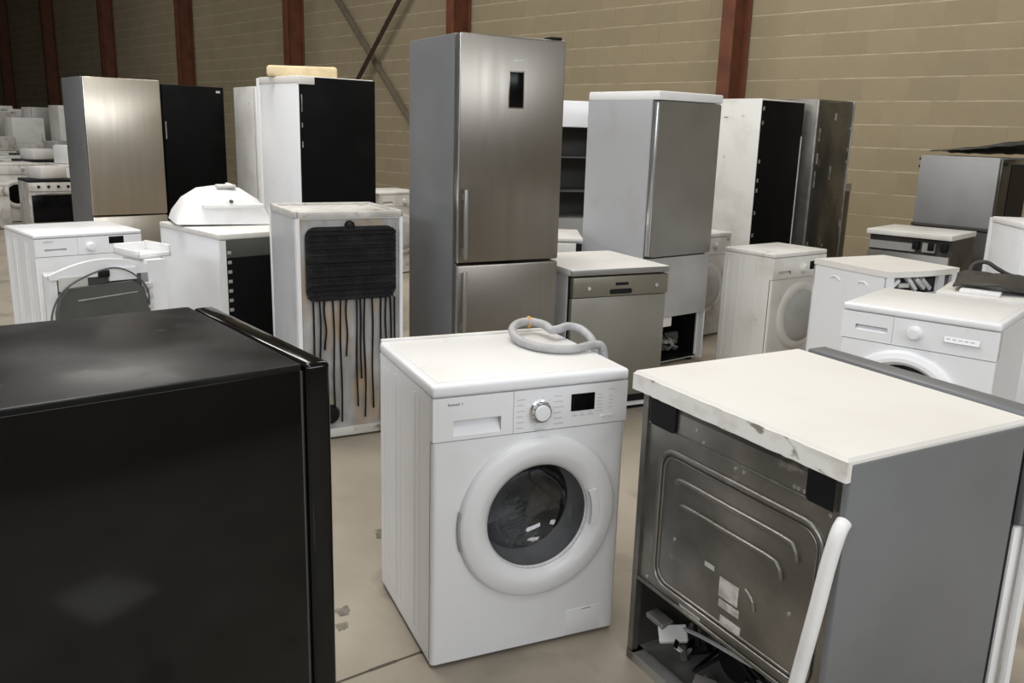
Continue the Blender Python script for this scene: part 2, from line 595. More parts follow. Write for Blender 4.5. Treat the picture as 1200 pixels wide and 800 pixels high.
def washer(t, w, d, h, m=WHITE, top=TOPW, panel_h=.13, plate=.036, door=(0.02, .43, .245, .158), glass_door=True, drawer=None,
           knob=None, knob_r=.027, display=None, grooves=True, flap=True, disp_m=SCREEN, rail=False):
    y0 = -d / 2
    zt = h - plate
    zp = zt - panel_h
    er = .014
    cx, cz, ro, ri = door
    # cabinet shell
    b = MB()
    b.box(-w / 2, -w / 2 + .004, y0 + .02, d / 2, .016, zt)
    b.box(w / 2 - .004, w / 2, y0 + .02, d / 2, .016, zt)
    b.box(-w / 2, w / 2, d / 2 - .004, d / 2, .016, zt)
    b.box(-w / 2, w / 2, y0 + .03, d / 2, .016, .02)
    cab = b.make('cabinet', m, t, smooth=False)
    if grooves:
        for gy, gz0, gz1 in ((d * .43 - .01, .06, h - .07), (d * .16, .06, h - .06), (-d * .2, .06, h - .06)):
            g = MB().tube([(-w / 2 + .003, gy, gz0), (-w / 2 + .003, gy, gz1)], .006, 8)
            g.tube([(-w / 2 + .0022, gy - .045, gz0), (-w / 2 + .0022, gy - .045, gz1)], .004, 8)
            g.make('side_rib', m, cab)
    # front panel with rounded upright edges and a hole for the door
    f = MB()
    f.holed(-w / 2 + er, w / 2 - er, .014, zp - .002, cx, cz, ro - .02, y0, 72)
    for s in (-1, 1):
        prev = None
        for k in range(7):
            a = R(90 * k / 6)
            x = s * (w / 2 - er + er * math.sin(a))
            y = y0 + er - er * math.cos(a)
            cur = (f.bm.verts.new((x, y, .014)), f.bm.verts.new((x, y, zp - .002)))
            if prev:
                f.bm.faces.new((prev[0], cur[0], cur[1], prev[1]))
            prev = cur
    f.box(-w / 2 + .01, w / 2 - .01, y0 + .003, y0 + .02, .014, .018)
    f.box(-w / 2 + .01, w / 2 - .01, y0 + .003, y0 + .02, zp - .006, zp - .002)
    f.make('front_panel', m, t, ang=50)
    # control panel: split by the detergent drawer
    xl = -w / 2
    if drawer:
        dx0, dx1, rx0, rx1, rz0, rz1 = drawer
        dr = MB()
        yb = y0 - .001
        dr.box(dx0 + .001, rx0, yb, y0 + .04, zp + .001, zt - .002)
        dr.box(rx1, dx1 - .001, yb, y0 + .04, zp + .001, zt - .002)
        dr.box(rx0, rx1, yb, y0 + .04, rz1, zt - .002)
        dr.box(rx0, rx1, yb, y0 + .04, zp + .001, rz0)
        do = dr.make('detergent_drawer', m, t, smooth=False)
        rc = MB()
        v = [rc.bm.verts.new(c) for c in ((rx0, y0 + .028, rz1), (rx1, y0 + .028, rz1), (rx1, yb + .001, rz0), (rx0, yb + .001, rz0),
                                          (rx0, yb + .001, rz1), (rx1, yb + .001, rz1))]
        rc.bm.faces.new((v[0], v[1], v[2], v[3]))
        rc.bm.faces.new((v[0], v[3], v[4]))
        rc.bm.faces.new((v[1], v[5], v[2]))
        rc.make('handle_recess', m, do, smooth=False)
        xl = dx1
    cp = MB()
    cp.box(xl + .0005, w / 2, y0 - .001, y0 + .04, zp + .001, zt - .002, bev=.0 if drawer else .002)
    cpo = cp.make('control_panel', m, t, smooth=False)
    if drawer and drawer[0] > -w / 2 + .005:
        bx('panel_end', m, cpo, -w / 2, drawer[0], y0 - .001, y0 + .04, zp + .001, zt - .002, smooth=False)
    # top plate
    tp = MB().box(-w / 2 - .002, w / 2 + .002, y0 - .003, d / 2, zt, h - .002, bev=.009, seg=3).make('top_plate', m, t)
    bx('top_inlay', top, tp, -w / 2 + .022, w / 2 - .022, y0 + .028, d / 2 - .02, h - .003, h, bev=.0014)
    if rail:
        bx('back_rail', OLDW, tp, -w / 2 + .005, w / 2 - .01, d / 2 - .002, d / 2 + .014, zt + .01, h + .005, bev=.003)
    # door
    D = MB()
    pr = [(ro - .018, y0 + .004), (ro - .001, y0 + .001), (ro, y0 - .006), (ro - .004, y0 - .016), (ro - .012, y0 - .022), (ro - .045, y0 - .027),
          (ri + .030, y0 - .026), (ri + .012, y0 - .016), (ri, y0 - .007), (ri - .003, y0 + .004)]
    if not glass_door:
        pr = pr[:6] + [(ro - .06, y0 - .020), (0.0, y0 - .018)]
    D.lathe(pr, cx, cz, 72)
    dO = D.make('door', m, t, ang=60)
    if glass_door:
        G = MB().lathe([(ri, y0 - .008), (ri - .006, y0 + .03), (ri - .018, y0 + .07), (ri - .045, y0 + .10), (ri * .4, y0 + .118), (0, y0 + .122)], cx, cz, 56)
        G.make('door_glass', GLASS, dO, ang=70)
        MB().lathe([(ri + .030, y0 + .006), (ri + .004, y0 + .012), (ri + .004, y0 + .075), (ri - .012, y0 + .088), (ri - .012, y0 + .100), (ri + .02, y0 + .104)], cx, cz, 56).make('door_gasket', RUBG, t, ang=60)
        dm = MB().lathe([(ri + .0, y0 + .106), (ri + .075, y0 + .125), (ri + .08, d / 2 - .06), (0.0, d / 2 - .05)], cx, cz, 56)
        for a in (100, 220, 340):
            c, s = math.cos(R(a)), math.sin(R(a))
            q = ri + .07
            dm.tube([(cx + q * c, y0 + .11, cz + q * s), (cx + q * c, d / 2 - .07, cz + q * s)], .03, 8)
        dm.make('drum', DRUM, t, ang=40)
        # grip notch in the ring
        g = MB()
        g.prism([(cx + (ri + .004) * math.cos(R(a)), cz + (ri + .004) * math.sin(R(a))) for a in (-14, -4, 6, 16, 24)] +
                [(cx + (ri + .028) * math.cos(R(a)), cz + (ri + .028) * math.sin(R(a))) for a in (22, 6, -12)], y0 - .031, y0 - .022)
        g.make('door_grip', m, dO, smooth=False)
        MB().tube([(cx + (ro - .004) * math.cos(R(a)), y0 - .006, cz + (ro - .004) * math.sin(R(a))) for a in range(168, 200, 4)], .008, 6).make('door_hinge', RUBG, dO)
    if not glass_door:
        MB().lathe([(ro - .052, y0 - .018), (ro - .060, y0 - .034), (ro * .5, y0 - .048), (0.0, y0 - .054)], cx, cz, 56).make('door_cover', COVER, dO, ang=60)
    if flap:
        bx('filter_flap', m, t, w / 2 - .17, w / 2 - .052, y0 - .002, y0 + .01, .016, .10, bev=.0015)
        bx('flap_notch', INK, t, w / 2 - .115, w / 2 - .085, y0 - .0025, y0, .094, .097)
    if knob:
        kx, kz = knob
        k = MB().lathe([(knob_r * 1.15, y0 - .001), (knob_r * 1.15, y0 - .006), (knob_r, y0 - .008), (knob_r * .95, y0 - .022), (0, y0 - .022)], kx, kz, 40)
        ko = k.make('program_knob', CHROME if rail else m, t, ang=40)
        MB().lathe([(knob_r * .82, y0 - .021), (knob_r * .80, y0 - .026), (knob_r * .74, y0 - .028), (0, y0 - .0285)], kx, kz, 40).make('knob_cap', m, ko, ang=40)
    if display:
        x0_, x1_, z0_, z1_ = display
        bx('display', disp_m, t, x0_, x1_, y0 - .003, y0 + .005, z0_, z1_, bev=.001)
    feet(t, w, d)
    return t


# ---------------- the white washing machine in the middle
wm = thing('washing_machine', 'clean white front-loading washing machine with grey hose coiled on its top', 'washing machine', -.038, 2.559, 24.1)
W_, D_, H_ = .60, .52, .85
washer(wm, W_, D_, H_, panel_h=.125, door=(.022, .428, .247, .160), drawer=(-.30, -.064, -.241, -.101, .702, .746),
       knob=(.016, .748), knob_r=.0285, display=(.115, .191, .736, .787), rail=True)
y0 = -D_ / 2
# printed marks beside the knob, the buttons and the maker's mark
b = MB()
for k in range(6):
    z = .785 - k * .0165
    b.box(-.055, -.030 - .004 * (k % 2), y0 - .0016, y0, z, z + .0022)
    b.box(.060, .084 + .004 * (k % 3), y0 - .0016, y0, z + .001, z + .0032)
for a in range(15, 360, 30):
    c, s = math.cos(R(a)), math.sin(R(a))
    b.box(.016 + .041 * c - .0012, .016 + .041 * c + .0012, y0 - .0016, y0, .748 + .041 * s - .0012, .748 + .041 * s + .0012)
b.box(.0, .034, y0 - .0016, y0, .694, .6955)
b.box(.004, .030, y0 - .0016, y0, .690, .6912)
for k in range(3):
    b.box(.118 + .026 * k, .136 + .026 * k, y0 - .0016, y0, .721, .7235)
    b.box(.120 + .026 * k, .130 + .026 * k, y0 - .0016, y0, .728, .7295)
for k in range(6):
    b.box(.200, .214 + .005 * (k % 2), y0 - .0016, y0, .778 - .010 * k, .7798 - .010 * k)
b.box(.236, .258, y0 - .0016, y0, .790, .792)
for k in range(4):
    b.box(.240, .250, y0 - .0016, y0, .770 - .011 * k, .772 - .011 * k)
b.make('panel_print', INKL, wm, smooth=False, kind='stuff')
b = MB()
x = -.257
for wd, ht in ((.004, .007), (.006, .005), (.005, .0055), (.006, .005), (.003, .008)):
    b.box(x, x + wd, y0 - .0016, y0 - .0002, .789, .789 + ht)
    b.box(x + wd, x + wd + .0018, y0 - .0016, y0 - .0002, .791, .7925)
    x += wd + .0022
b.box(x + .005, x + .007, y0 - .0016, y0 - .0002, .789, .797)
b.make('maker_mark', INK, wm, smooth=False, kind='stuff')
for k, (px, pz) in enumerate(((.222, .712), (.246, .712))):
    bx('button', PLAST, wm, px - .008, px + .008, y0 - .004, y0, pz - .004, pz + .004, bev=.0015)
b = MB()
for k in range(10):
    a = R(36 * k + 8)
    c, s = math.cos(a), math.sin(a)
    b.tube([(.016 + .0275 * c, y0 - .010, .748 + .0275 * s), (.016 + .0262 * c, y0 - .021, .748 + .0262 * s)], .0035, 6)
b.make('knob_ridges', INK, kind='stuff', parent=[o for o in wm.children if o.name.startswith('program_knob')][0])
# hose lying on the top
hp = [(.338, -.06, .70), (.337, -.055, .80), (.330, -.048, .857), (.300, -.046, .867), (.213, -.067, .865), (.142, -.033, .865), (.105, .05, .866), (.108, .145, .876),
      (.150, .215, .885), (.205, .235, .889), (.235, .175, .888), (.233, .12, .884), (.262, .125, .882), (.312, .148, .884), (.345, .11, .876), (.350, .04, .845), (.352, .03, .76), (.352, .05, .66)]
hs = MB().tube(spline(hp, 14), .0135, 12, ripple=.05).make('drain_hose', RUBG, wm, label='grey corrugated hose')
MB().tube([(.207, .236 + .016 * math.sin(R(a)), .888 + .016 * math.cos(R(a))) for a in range(0, 360, 30)], .004, 6, closed=True).make('hose_clip', ORANG, hs)

# ---------------- tall black fridge in front
bf = thing('refrigerator', 'glossy black fridge seen from its side, with a dusty top', 'refrigerator', -.81, 1.587, 38.8)
w, d, h = .60, .606, 1.085
bx('cabinet', BLACKG, bf, -w / 2, w / 2, -d / 2, d / 2, .02, h - .012, bev=.004)
BT = mat('dusty_black_top', (.006, .006, .006), (.016, .0155, .015), .30, spec=.16, scale=5, lo=.5, hi=.75, c3=(.07, .068, .065), scale3=14, lo3=.68, hi3=.76, rvar=.2)
bx('top_panel', BT, bf, -w / 2 - .003, w / 2, -d / 2 - .004, d / 2, h - .014, h, bev=.004)
dp = rr(0, .055, 0, 1, .001)
b = MB()
b.box(w / 2 + .008, w / 2 + .060, -d / 2 - .002, d / 2 + .002, .06, h - .004, bev=.011, seg=4)
fd = b.make('door', BLACKG, bf)
bx('door_seal', RUBB, fd, w / 2, w / 2 + .010, -d / 2 + .012, d / 2 - .012, .07, h - .02)
bx('hinge', BLACKP, fd, w / 2 + .012, w / 2 + .05, d / 2 - .06, d / 2 - .02, h - .030, h - .006, bev=.002)
b = MB()
b.box(-w / 2 + .02, w / 2 - .02, -d / 2 - .0008, -d / 2, .20, .204)
b.make('side_crease', BLACKP, bf)
feet(bf, w, d, .022)

# unseen pale board added near the camera to give the black fridge its reflection
bd = MB().box(-.35, .35, -.26, .26, 0, .028, bev=.003).make('reflection_board', CREAM)
bd.location = (.70, -.05, 0)
bd.rotation_euler = (0, 0, R(105))
tag(bd, 'unseen pale laminate board added on the floor for its reflection in the black fridge', 'board')

# ---------------- stripped dishwasher at right, back towards us
dw = thing('dishwasher', 'grey dishwasher with chipped white worktop and bare metal back', 'dishwasher', .791, 2.131, -61.2)
b = MB()
P = [(-.352, -.290), (-.352, .31), (.335, .31), (.335, -.290)]
b.box(-.352, -.330, -.288, -.266, .02, .83)
b.box(.318, .340, -.288, -.266, .02, .83)
b.box(-.352, -.345, -.28, .31, .02, .83)
b.box(-.34, .34, .28, .30, .02, .83)
b.box(-.352, .34, -.28, .30, .80, .822)
b.make('frame', DKMET, dw, smooth=False)
# pressed back sheet
bs = MB()
bs.box(-.338, .330, -.280, -.272, .262, .826)
bp = bs.make('back_panel', DKMET, dw, smooth=False)


def ridge(pts, r, parent=bp, closed=False):
    return MB().tube(pts, r, 8, closed=closed).make('pressed_ridge', DKMET, parent, ang=80)


ridge([(x, -.281, z) for x, z in rr(-.265, .300, .292, .690, .055)], .0085, closed=True)
ridge([(x, -.281, z) for x, z in rr(-.250, .285, .307, .675, .045)], .004, closed=True)
ridge(spline([(-.19, -.281, .612), (-.17, -.281, .622), (0, -.281, .622), (.19, -.281, .622), (.222, -.281, .612), (.232, -.281, .585)], 6), .0085)
ridge(spline([(-.17, -.281, .548), (-.15, -.281, .556), (0, -.281, .556), (.15, -.281, .556), (.182, -.281, .546), (.192, -.281, .52)], 6), .0085)
ridge([(-.34, -.281, .742), (.33, -.281, .742)], .0035)
ridge([(-.335, -.282, .268), (.33, -.282, .262)], .006)
for (x0_, x1_, z0_, z1_) in ((-.318, -.212, .742, .822), (.240, .334, .742, .822)):
    MB().prism(rr(x0_, x1_, z0_, z1_, .012, 3), -.288, -.276).make('rear_cap', BLACKP, dw, smooth=False)
for (cx, cz, sx, sz, ang) in ((.03, .405, .034, .026, 0), (.035, .362, .036, .010, -3), (.045, .318, .036, .013, -6), (-.105, .284, .042, .013, -4), (-.045, .44, .018, .006, 0)):
    MB().box(cx - sx, cx + sx, -.2815, -.280, cz - sz, cz + sz).make('sticker', PAPER, bp, smooth=False)
ridge(spline([(.085, -.281, .44), (.11, -.281, .425), (.12, -.281, .40)], 5), .006)
for k in range(14):
    x, z = rnd.uniform(-.3, .31), rnd.choice((.73, .755, .78, .29, .45))
    MB().lathe([(.0, -.284), (.005, -.283), (.006, -.279)], x, z, 10).make('screw', GALV, bp)
# open base with scrap
b = MB()
b.box(-.352, .34, -.29, -.25, .0, .030)
b.box(-.352, -.32, -.29, .29, .0, .030)
b.box(.31, .34, -.29, .29, .0, .030)
b.box(-.33, .33, -.25, .29, .006, .012)
b.make('base_tray', GALV, dw, smooth=False)
for k in range(44):
    x, y, z = rnd.uniform(-.29, .28), rnd.uniform(-.25, .06), rnd.uniform(.02, .15)
    s = rnd.uniform(.012, .042)
    M_ = Matrix.Translation((x, y, z)) @ Matrix.Rotation(rnd.uniform(0, 3), 4, Vector((rnd.random(), rnd.random(), rnd.random() + .1)).normalized())
    MB().box(-s, s, -s * .6, s * .6, -s * .25, s * .25, bev=.003, seg=1, mtx=M_).make('scrap_piece', rnd.choice((DEBRIS, DEBRIS, BLACKP, PLAST, GALV)), dw)
MB().lathe([(.0, -.13), (.06, -.13), (.065, -.12), (.065, .02), (.0, .02)], -.08, .10, 24).make('pump_motor', BLACKP, dw)
for k in range(4):
    q = [(rnd.uniform(-.28, .26), rnd.uniform(-.25, .0), rnd.uniform(.03, .20)) for _ in range(5)]
    MB().tube(spline(q, 6), .006, 6).make('cable', rnd.choice((BLACKP, RUBG)), dw)
bx('inner_wall', BLACKP, dw, -.345, .335, .10, .11, .012, .80, smooth=False)
# right side sheet, worktop, front
bx('side_panel', GREYP, dw, .340, .360, -.296, .300, .012, .866, bev=.004)
wt = MB()
o_ = []
e = .0035
P = [(-.376, -.309)]
k = 40
for i in range(1, k):
    P.append((-.376 + .734 * i / k, -.309 + rnd.choice((0, 0, 0, .0015, .003, -.001))))
P += [(.358, -.309), (.352, .322), (-.384, .322)]
b = bmesh.new()
lo = [b.verts.new((x, y, .826)) for x, y in P]
mid = [b.verts.new((x, y, .872)) for x, y in P]
up = [b.verts.new((x + (.006 if x < -.3 else -.006 if x > .34 else 0), y + (.006 if y < 0 else -.006), .880 - (0 if True else 0))) for x, y in P]
b.faces.new(lo[::-1])
n = len(P)
for i in range(n):
    j = (i + 1) % n
    b.faces.new((lo[i], lo[j], mid[j], mid[i]))
    b.faces.new((mid[i], mid[j], up[j], up[i]))
b.faces.new(up)
wt.add(b)
wto = wt.make('worktop', CREAM, dw, ang=20)
eb = MB()
eb.prismz([(x, y - .0022) for x, y in P[:k + 1]] + [(.358, -.306), (-.376, -.306)], .8275, .8725)
eb.make('worktop_edging', CHIPW, wto, smooth=False, label='chipped and scuffed white edging strip')
bx('worktop_edging', CHIPW, wto, -.3785, -.3755, -.308, .320, .8275, .8715, smooth=False)
fo = bx('front_panel', GREYP, dw, -.36, .362, .335, .410, .60, .885, bev=.008)
bx('door', PLAST, dw, -.352, .352, .335, .385, .05, .595, bev=.006)
bx('door_seal', BLACKP, dw, -.34, .345, .300, .337, .04, .86, smooth=False)
# white drain hose hanging on the back
hp = [(.352, -.292, .735), (.357, -.312, .715), (.352, -.325, .64), (.345, -.332, .55), (.333, -.336, .45), (.318, -.338, .34), (.303, -.338, .22), (.292, -.336, .10), (.288, -.33, .02)]
MB().tube(spline(hp, 5), .0165, 14).make('drain_hose', PLAST, dw, label='smooth white drain hose')
b = MB()
b.tube(spline([(.366, .35, .80), (.368, .372, .60), (.370, .372, .30), (.372, .375, .015)], 6), .012, 10)
b.make('inlet_hose', PLAST, dw)


# ---------------- fridges
def fridge(t, w, d, h, side, door_m, split=None, top=None, door_t=.06, handles=True, gap=.010, base=.06, lower_m=None, bev=.010, top_m=None):
    y0 = -d / 2
    bx('cabinet', side, t, -w / 2, w / 2, y0 + door_t + .008, d / 2, .02, h, bev=.005)
    bx('door_seal', RUBB, t, -w / 2 + .012, w / 2 - .012, y0 + door_t - .004, y0 + door_t + .012, base, h - .01, smooth=False)
    zs = [base] + ([split] if split else []) + [h - .002]
    doors = []
    for i in range(len(zs) - 1):
        z0_, z1_ = zs[i] + (gap / 2 if i else 0), zs[i + 1] - (gap / 2 if i < len(zs) - 2 else 0)
        m_ = door_m if (i == len(zs) - 2 or lower_m is None) else lower_m
        doors.append(bx('door', m_, t, -w / 2, w / 2, y0, y0 + door_t, z0_, z1_, bev=bev, ))
    bx('plinth', BLACKP, t, -w / 2 + .01, w / 2 - .01, y0 + .03, y0 + .08, .0, base - .004, smooth=False)
    feet(t, w, d - .06, .022)
    return doors


tf = thing('refrigerator', 'tall brushed-steel fridge-freezer with small black display on upper door', 'refrigerator', -.175, 4.539, 28.6)
w, d, h = .5605, .627, 1.9376
ds = fridge(tf, w, d, h, GREYP, STEEL, split=.879)
y0 = -d / 2
bx('display', SCREEN, ds[1], -.024, .049, y0 - .003, y0 + .004, 1.617, 1.777, bev=.001)
bx('display_bezel', STEEL, ds[1], -.029, .054, y0 - .0015, y0 + .004, 1.611, 1.783, bev=.001)
b = MB()
for k in range(5):
    b.box(-.005 + k * .011, .002 + k * .011, y0 - .001, y0, 1.826, 1.834)
b.make('maker_mark', SILV, ds[1], smooth=False, kind='stuff')
for dr, z0_, z1_ in ((ds[1], .907, 1.235), (ds[0], .54, .848)):
    hd = MB()
    hd.box(-.266, -.246, y0 - .040, y0 - .026, z0_, z1_, bev=.004)
    hd.box(-.262, -.250, y0 - .028, y0 + .002, z0_ + .02, z0_ + .05)
    hd.box(-.262, -.250, y0 - .028, y0 + .002, z1_ - .05, z1_ - .02)
    hd.make('handle', GREYD, dr)
for dr, z0_, z1_ in ((ds[1], .886, 1.933), (ds[0], .062, .872)):
    bx('door_edge', SILV, dr, -w / 2 - .0015, -w / 2 + .004, y0 + .004, y0 + .016, z0_, z1_)
bx('hinge', BLACKP, tf, w / 2 - .08, w / 2 - .02, y0 + .01, y0 + .09, h - .001, h + .012, bev=.003)

# steel fridge far left
sf = thing('refrigerator', 'steel-fronted fridge-freezer with grey side next to a plain black fridge', 'refrigerator', -3.41, 7.521, 39.8)
ds = fridge(sf, .59, .67, 1.83, GREYP, STEELW, split=.735)
for dr, z0_, z1_ in ((ds[1], .745, 1.825), (ds[0], .065, .725)):
    bx('door_edge', SILV, dr, -.297, -.285, -.331, -.315, z0_, z1_, bev=.002)

# plain black fridge
kf = thing('refrigerator', 'plain black fridge with small pale badge, beside the steel-fronted fridge', 'refrigerator', -3.157, 8.311, 48.9)
ds = fridge(kf, .60, .60, 1.82, BLACKM, BLACKM, split=.62)
bx('badge', SILV, ds[1], .22, .262, -.302, -.299, 1.765, 1.785)
bx('handle', SILV, ds[1], -.292, -.283, -.315, -.299, 1.35, 1.50)

# white fridge behind
wf_ = thing('refrigerator', 'white fridge standing between the plain black and the foam-topped fridge', 'refrigerator', -2.22, 8.25, 35)
ds = fridge(wf_, .60, .60, 1.82, OLDW, OLDW, split=.70)
bx('badge', GREENG, ds[1], .20, .24, -.303, -.299, 1.70, 1.73)

# foam-topped fridge seen from the back: white side, black back
ff = thing('refrigerator', 'white fridge with bare black back and yellow foam on top', 'refrigerator', -1.428, 6.322, 42.7)
w, d, h = .59, .61, 1.82
bx('cabinet', WHITE, ff, -w / 2, w / 2, -d / 2 + .012, d / 2 - .06, .02, h - .045, bev=.004)
bx('back_panel', BLACKM, ff, -w / 2 + .004, w / 2 - .002, -d / 2, -d / 2 + .016, .05, h - .006, bev=.003)
tc_ = bx('top_cap', CREAM, ff, -w / 2 - .004, w / 2 - .004, -d / 2 + .014, d / 2 - .05, h - .046, h, bev=.006)
bx('top_corner', CREAM, tc_, -w / 2 - .002, -w / 2 + .115, -d / 2 - .004, -d / 2 + .02, h - .055, h - .002, bev=.006)
bx('door', WHITE, ff, -w / 2, w / 2, d / 2 - .055, d / 2, .06, h - .004, bev=.008)
b = MB()
for z, l in ((1.70, .08), (1.64, .05), (1.52, .03), (1.40, .04)):
    b.box(-w / 2 + .012, -w / 2 + .02, -d / 2 - .001, -d / 2, z - l, z)
b.make('scratch', GALV, ff, smooth=False, kind='stuff')
feet(ff, w, d - .06, .022)
b = MB()
b.box(-.235, .235, -.16, .16, 0, .085, bev=.022, seg=3)
for v in b.bm.verts:
    v.co.z *= .82 + .35 * math.sin(3 * v.co.x + 1.3) * .5 + .1 * math.sin(17 * v.co.y)
fm = b.make('foam_block', FOAM)
place(fm, (-1.428 - .09, 6.322 + .0, 1.82), R(14))
tag(fm, 'yellow foam slab lying on top of the white and black fridge', 'foam')

# ---------------- upright freezer showing its condenser
cf = thing('freezer', 'white upright freezer turned around, black condenser coil on its stained back', 'freezer', -.905, 4.349, 28.6)
w, d, h = .52, .54, 1.12
y0 = -d / 2
b = MB()
b.box(-w / 2, -w / 2 + .016, y0, d / 2 - .05, .02, h - .02)
b.box(w / 2 - .016, w / 2, y0, d / 2 - .05, .02, h - .02)
b.box(-w / 2, w / 2, y0 + .03, d / 2 - .05, .02, h - .02)
b.box(-w / 2, w / 2, y0 + .004, y0 + .06, h - .035, h - .02)
b.make('cabinet', WHITE, cf, smooth=False)
bx('back_sheet', FROST, cf, -w / 2 + .014, w / 2 - .014, y0 + .010, y0 + .032, .05, h - .034, smooth=False)
b = MB()
b.box(-w / 2 - .004, w / 2 + .004, y0 - .003, d / 2 - .045, h - .022, h - .012, bev=.004)
b.box(-w / 2 - .004, w / 2 + .004, y0 - .003, y0 + .02, h - .03, h, bev=.005)
b.box(-w / 2 - .004, -w / 2 + .014, y0 - .003, d / 2 - .045, h - .03, h, bev=.005)
b.box(w / 2 - .014, w / 2 + .004, y0 - .003, d / 2 - .045, h - .03, h, bev=.005)
b.box(-w / 2 - .004, w / 2 + .004, d / 2 - .065, d / 2 - .045, h - .03, h, bev=.005)
b.make('top_frame', DIRTW, cf)
bx('door', WHITE, cf, -w / 2, w / 2, d / 2 - .045, d / 2, .05, h - .01, bev=.008)
MB().prism(rr(-.222, .222, .70, 1.050, .05), y0 - .006, y0 + .000).make('condenser_sheet', COND, cf, smooth=False)
b = MB()
P = []
nrow = 15
for k in range(nrow):
    z = 1.035 - k * .0232
    xs = (-.205, .205) if k % 2 == 0 else (.205, -.205)
    P += [(xs[0], y0 - .014, z), (xs[1], y0 - .014, z)]
    if k < nrow - 1:
        P.append((xs[1] + (.013 if xs[1] > 0 else -.013), y0 - .014, z - .0116))
b.tube(P, .0042, 6)
b.make('condenser_coil', COND, cf, ang=80)
for k in range(33):
    x = -.20 + k * .0125
    MB().box(x - .0012, x + .0012, y0 - .022, y0 - .018, .70, 1.045).make('condenser_wire', COND, cf, smooth=False)
for z in (.76, .825, .89, .955, 1.02):
    bx('condenser_band', BLACKP, cf, -.215, .215, y0 - .026, y0 - .021, z - .006, z + .006, smooth=False)
MB().lathe([(.0, y0 - .018), (.014, y0 - .016), (.024, y0 - .004), (.026, y0 + .012)], -.005, 1.052, 9).make('thermostat', BLACKP, cf)
for k, (x, zb, wob) in enumerate(((-.19, .10, .004), (-.135, .46, .01), (-.095, .12, .006), (-.03, .42, .012), (.02, .16, .003), (.06, .10, .008), (.10, .14, .010), (.145, .08, .005), (.195, .06, .003), (.215, .09, .004), (-.16, .20, .006), (-.06, .09, .005), (.04, .30, .007), (.17, .25, .006))):
    P = [(x + .35 * wob * math.sin(3.1 * k + 1.1 * j), y0 - .004 + .004 * math.sin(j + k), .70 - (.70 - zb) * j / 7) for j in range(8)]
    MB().tube(spline(P, 4), .0046, 6).make('refrigerant_pipe', BLACKP, cf, ang=80)
b = MB()
b.box(-w / 2 - .002, w / 2 + .002, y0 - .002, y0 + .05, .012, .055, bev=.004)
b.make('base_rail', DIRTW, cf)
MB().lathe([(.0, y0 - .02), (.040, y0 - .015), (.05, y0 + .004), (.05, y0 + .02)], -.12, .13, 20).make('compressor', BLACKP, cf)
feet(cf, w, d - .06, .014)

# ---------------- middle grey dishwasher
ed = thing('dishwasher', 'brown-grey dishwasher with dark handle slot under pale worktop, beside the steel fridge', 'dishwasher', .436, 4.878, 25.9)
w, d, h = .60, .62, .817
y0 = -d / 2
b = MB().box(-w / 2, w / 2, y0 + .045, d / 2, .02, .782)
b.make('cabinet', WHITE, ed, smooth=False)
bx('worktop', CREAM, ed, -w / 2 - .006, w / 2 + .006, y0 - .004, d / 2, .782, .817, bev=.005)
bx('worktop_edging', GREYD, ed, -w / 2 - .007, w / 2 + .007, y0 - .006, y0 + .004, .784, .813, bev=.002)
bx('gasket', BLACKP, ed, -w / 2 + .003, w / 2 - .003, y0 + .030, y0 + .047, .05, .781, smooth=False)
GREYE = mat('taupe_door', (.235, .225, .195), (.20, .19, .165), .38, .45, scale=3)
GREYE2 = mat('taupe_panel', (.205, .19, .15), (.17, .16, .125), .38, .45, scale=3)
dd = bx('door', GREYE, ed, -w / 2 + .004, w / 2 - .002, y0, y0 + .03, .10, .663, bev=.004)
cpn = bx('control_panel', GREYE2, ed, -w / 2 + .006, w / 2 + .004, y0 - .008, y0 + .03, .667, .773, bev=.004)
MB().prism(rr(-.070, .070, .678, .705, .010, 3), y0 - .010, y0 - .002).make('handle_slot', BLACKP, cpn, smooth=False)
bx('vent_slot', BLACKP, cpn, -.035, .045, y0 - .0095, y0 - .002, .724, .740)
for x in (-.20, .225):
    MB().lathe([(.010, y0 - .004), (.010, y0 - .016), (.0, y0 - .017)], x, .716, 16).make('button', SILV, cpn)
bx('plinth', BLACKP, ed, -w / 2 + .01, w / 2 - .01, y0 + .05, y0 + .06, .0, .10, smooth=False)

# ---------------- white fridge with grey door and open bottom
gf = thing('refrigerator', 'white fridge with grey upper door and open scrap-filled bottom compartment', 'refrigerator', .888, 5.90, 38.5)
w, d, h = .60, .62, 1.77
y0 = -d / 2
b = MB()
b.box(-w / 2, -w / 2 + .02, y0 + .05, d / 2, .02, 1.72)
b.box(w / 2 - .02, w / 2, y0 + .05, d / 2, .02, 1.72)
b.box(-w / 2, w / 2, d / 2 - .02, d / 2, .02, 1.72)
b.box(-w / 2, w / 2, y0 + .05, d / 2, .34, 1.72)
b.box(-w / 2, w / 2, y0 + .05, d / 2, .02, .03)
b.box(w / 2 - .012, w / 2 - .002, y0, y0 + .06, .02, .36)
b.make('cabinet', WHITE, gf, smooth=False)
bx('top_cap', PLAST, gf, -w / 2 - .003, w / 2 + .003, y0 - .006, d / 2, 1.716, 1.77, bev=.010)
bx('door_seal', RUBB, gf, -w / 2 + .01, w / 2 - .01, y0 + .04, y0 + .055, .35, 1.71, smooth=False)
d1 = MB().prism(rr(-w / 2 + .012, w / 2 - .004, .752, 1.712, .020), y0, y0 + .045).make('door', GREYD, gf)
bx('door_edge', SILV, d1, -w / 2 + .002, -w / 2 + .020, y0 + .004, y0 + .040, .757, 1.706, bev=.003)
MB().prism(rr(-w / 2 + .012, w / 2 - .004, .346, .742, .012), y0, y0 + .045).make('freezer_door', GREYL, gf)
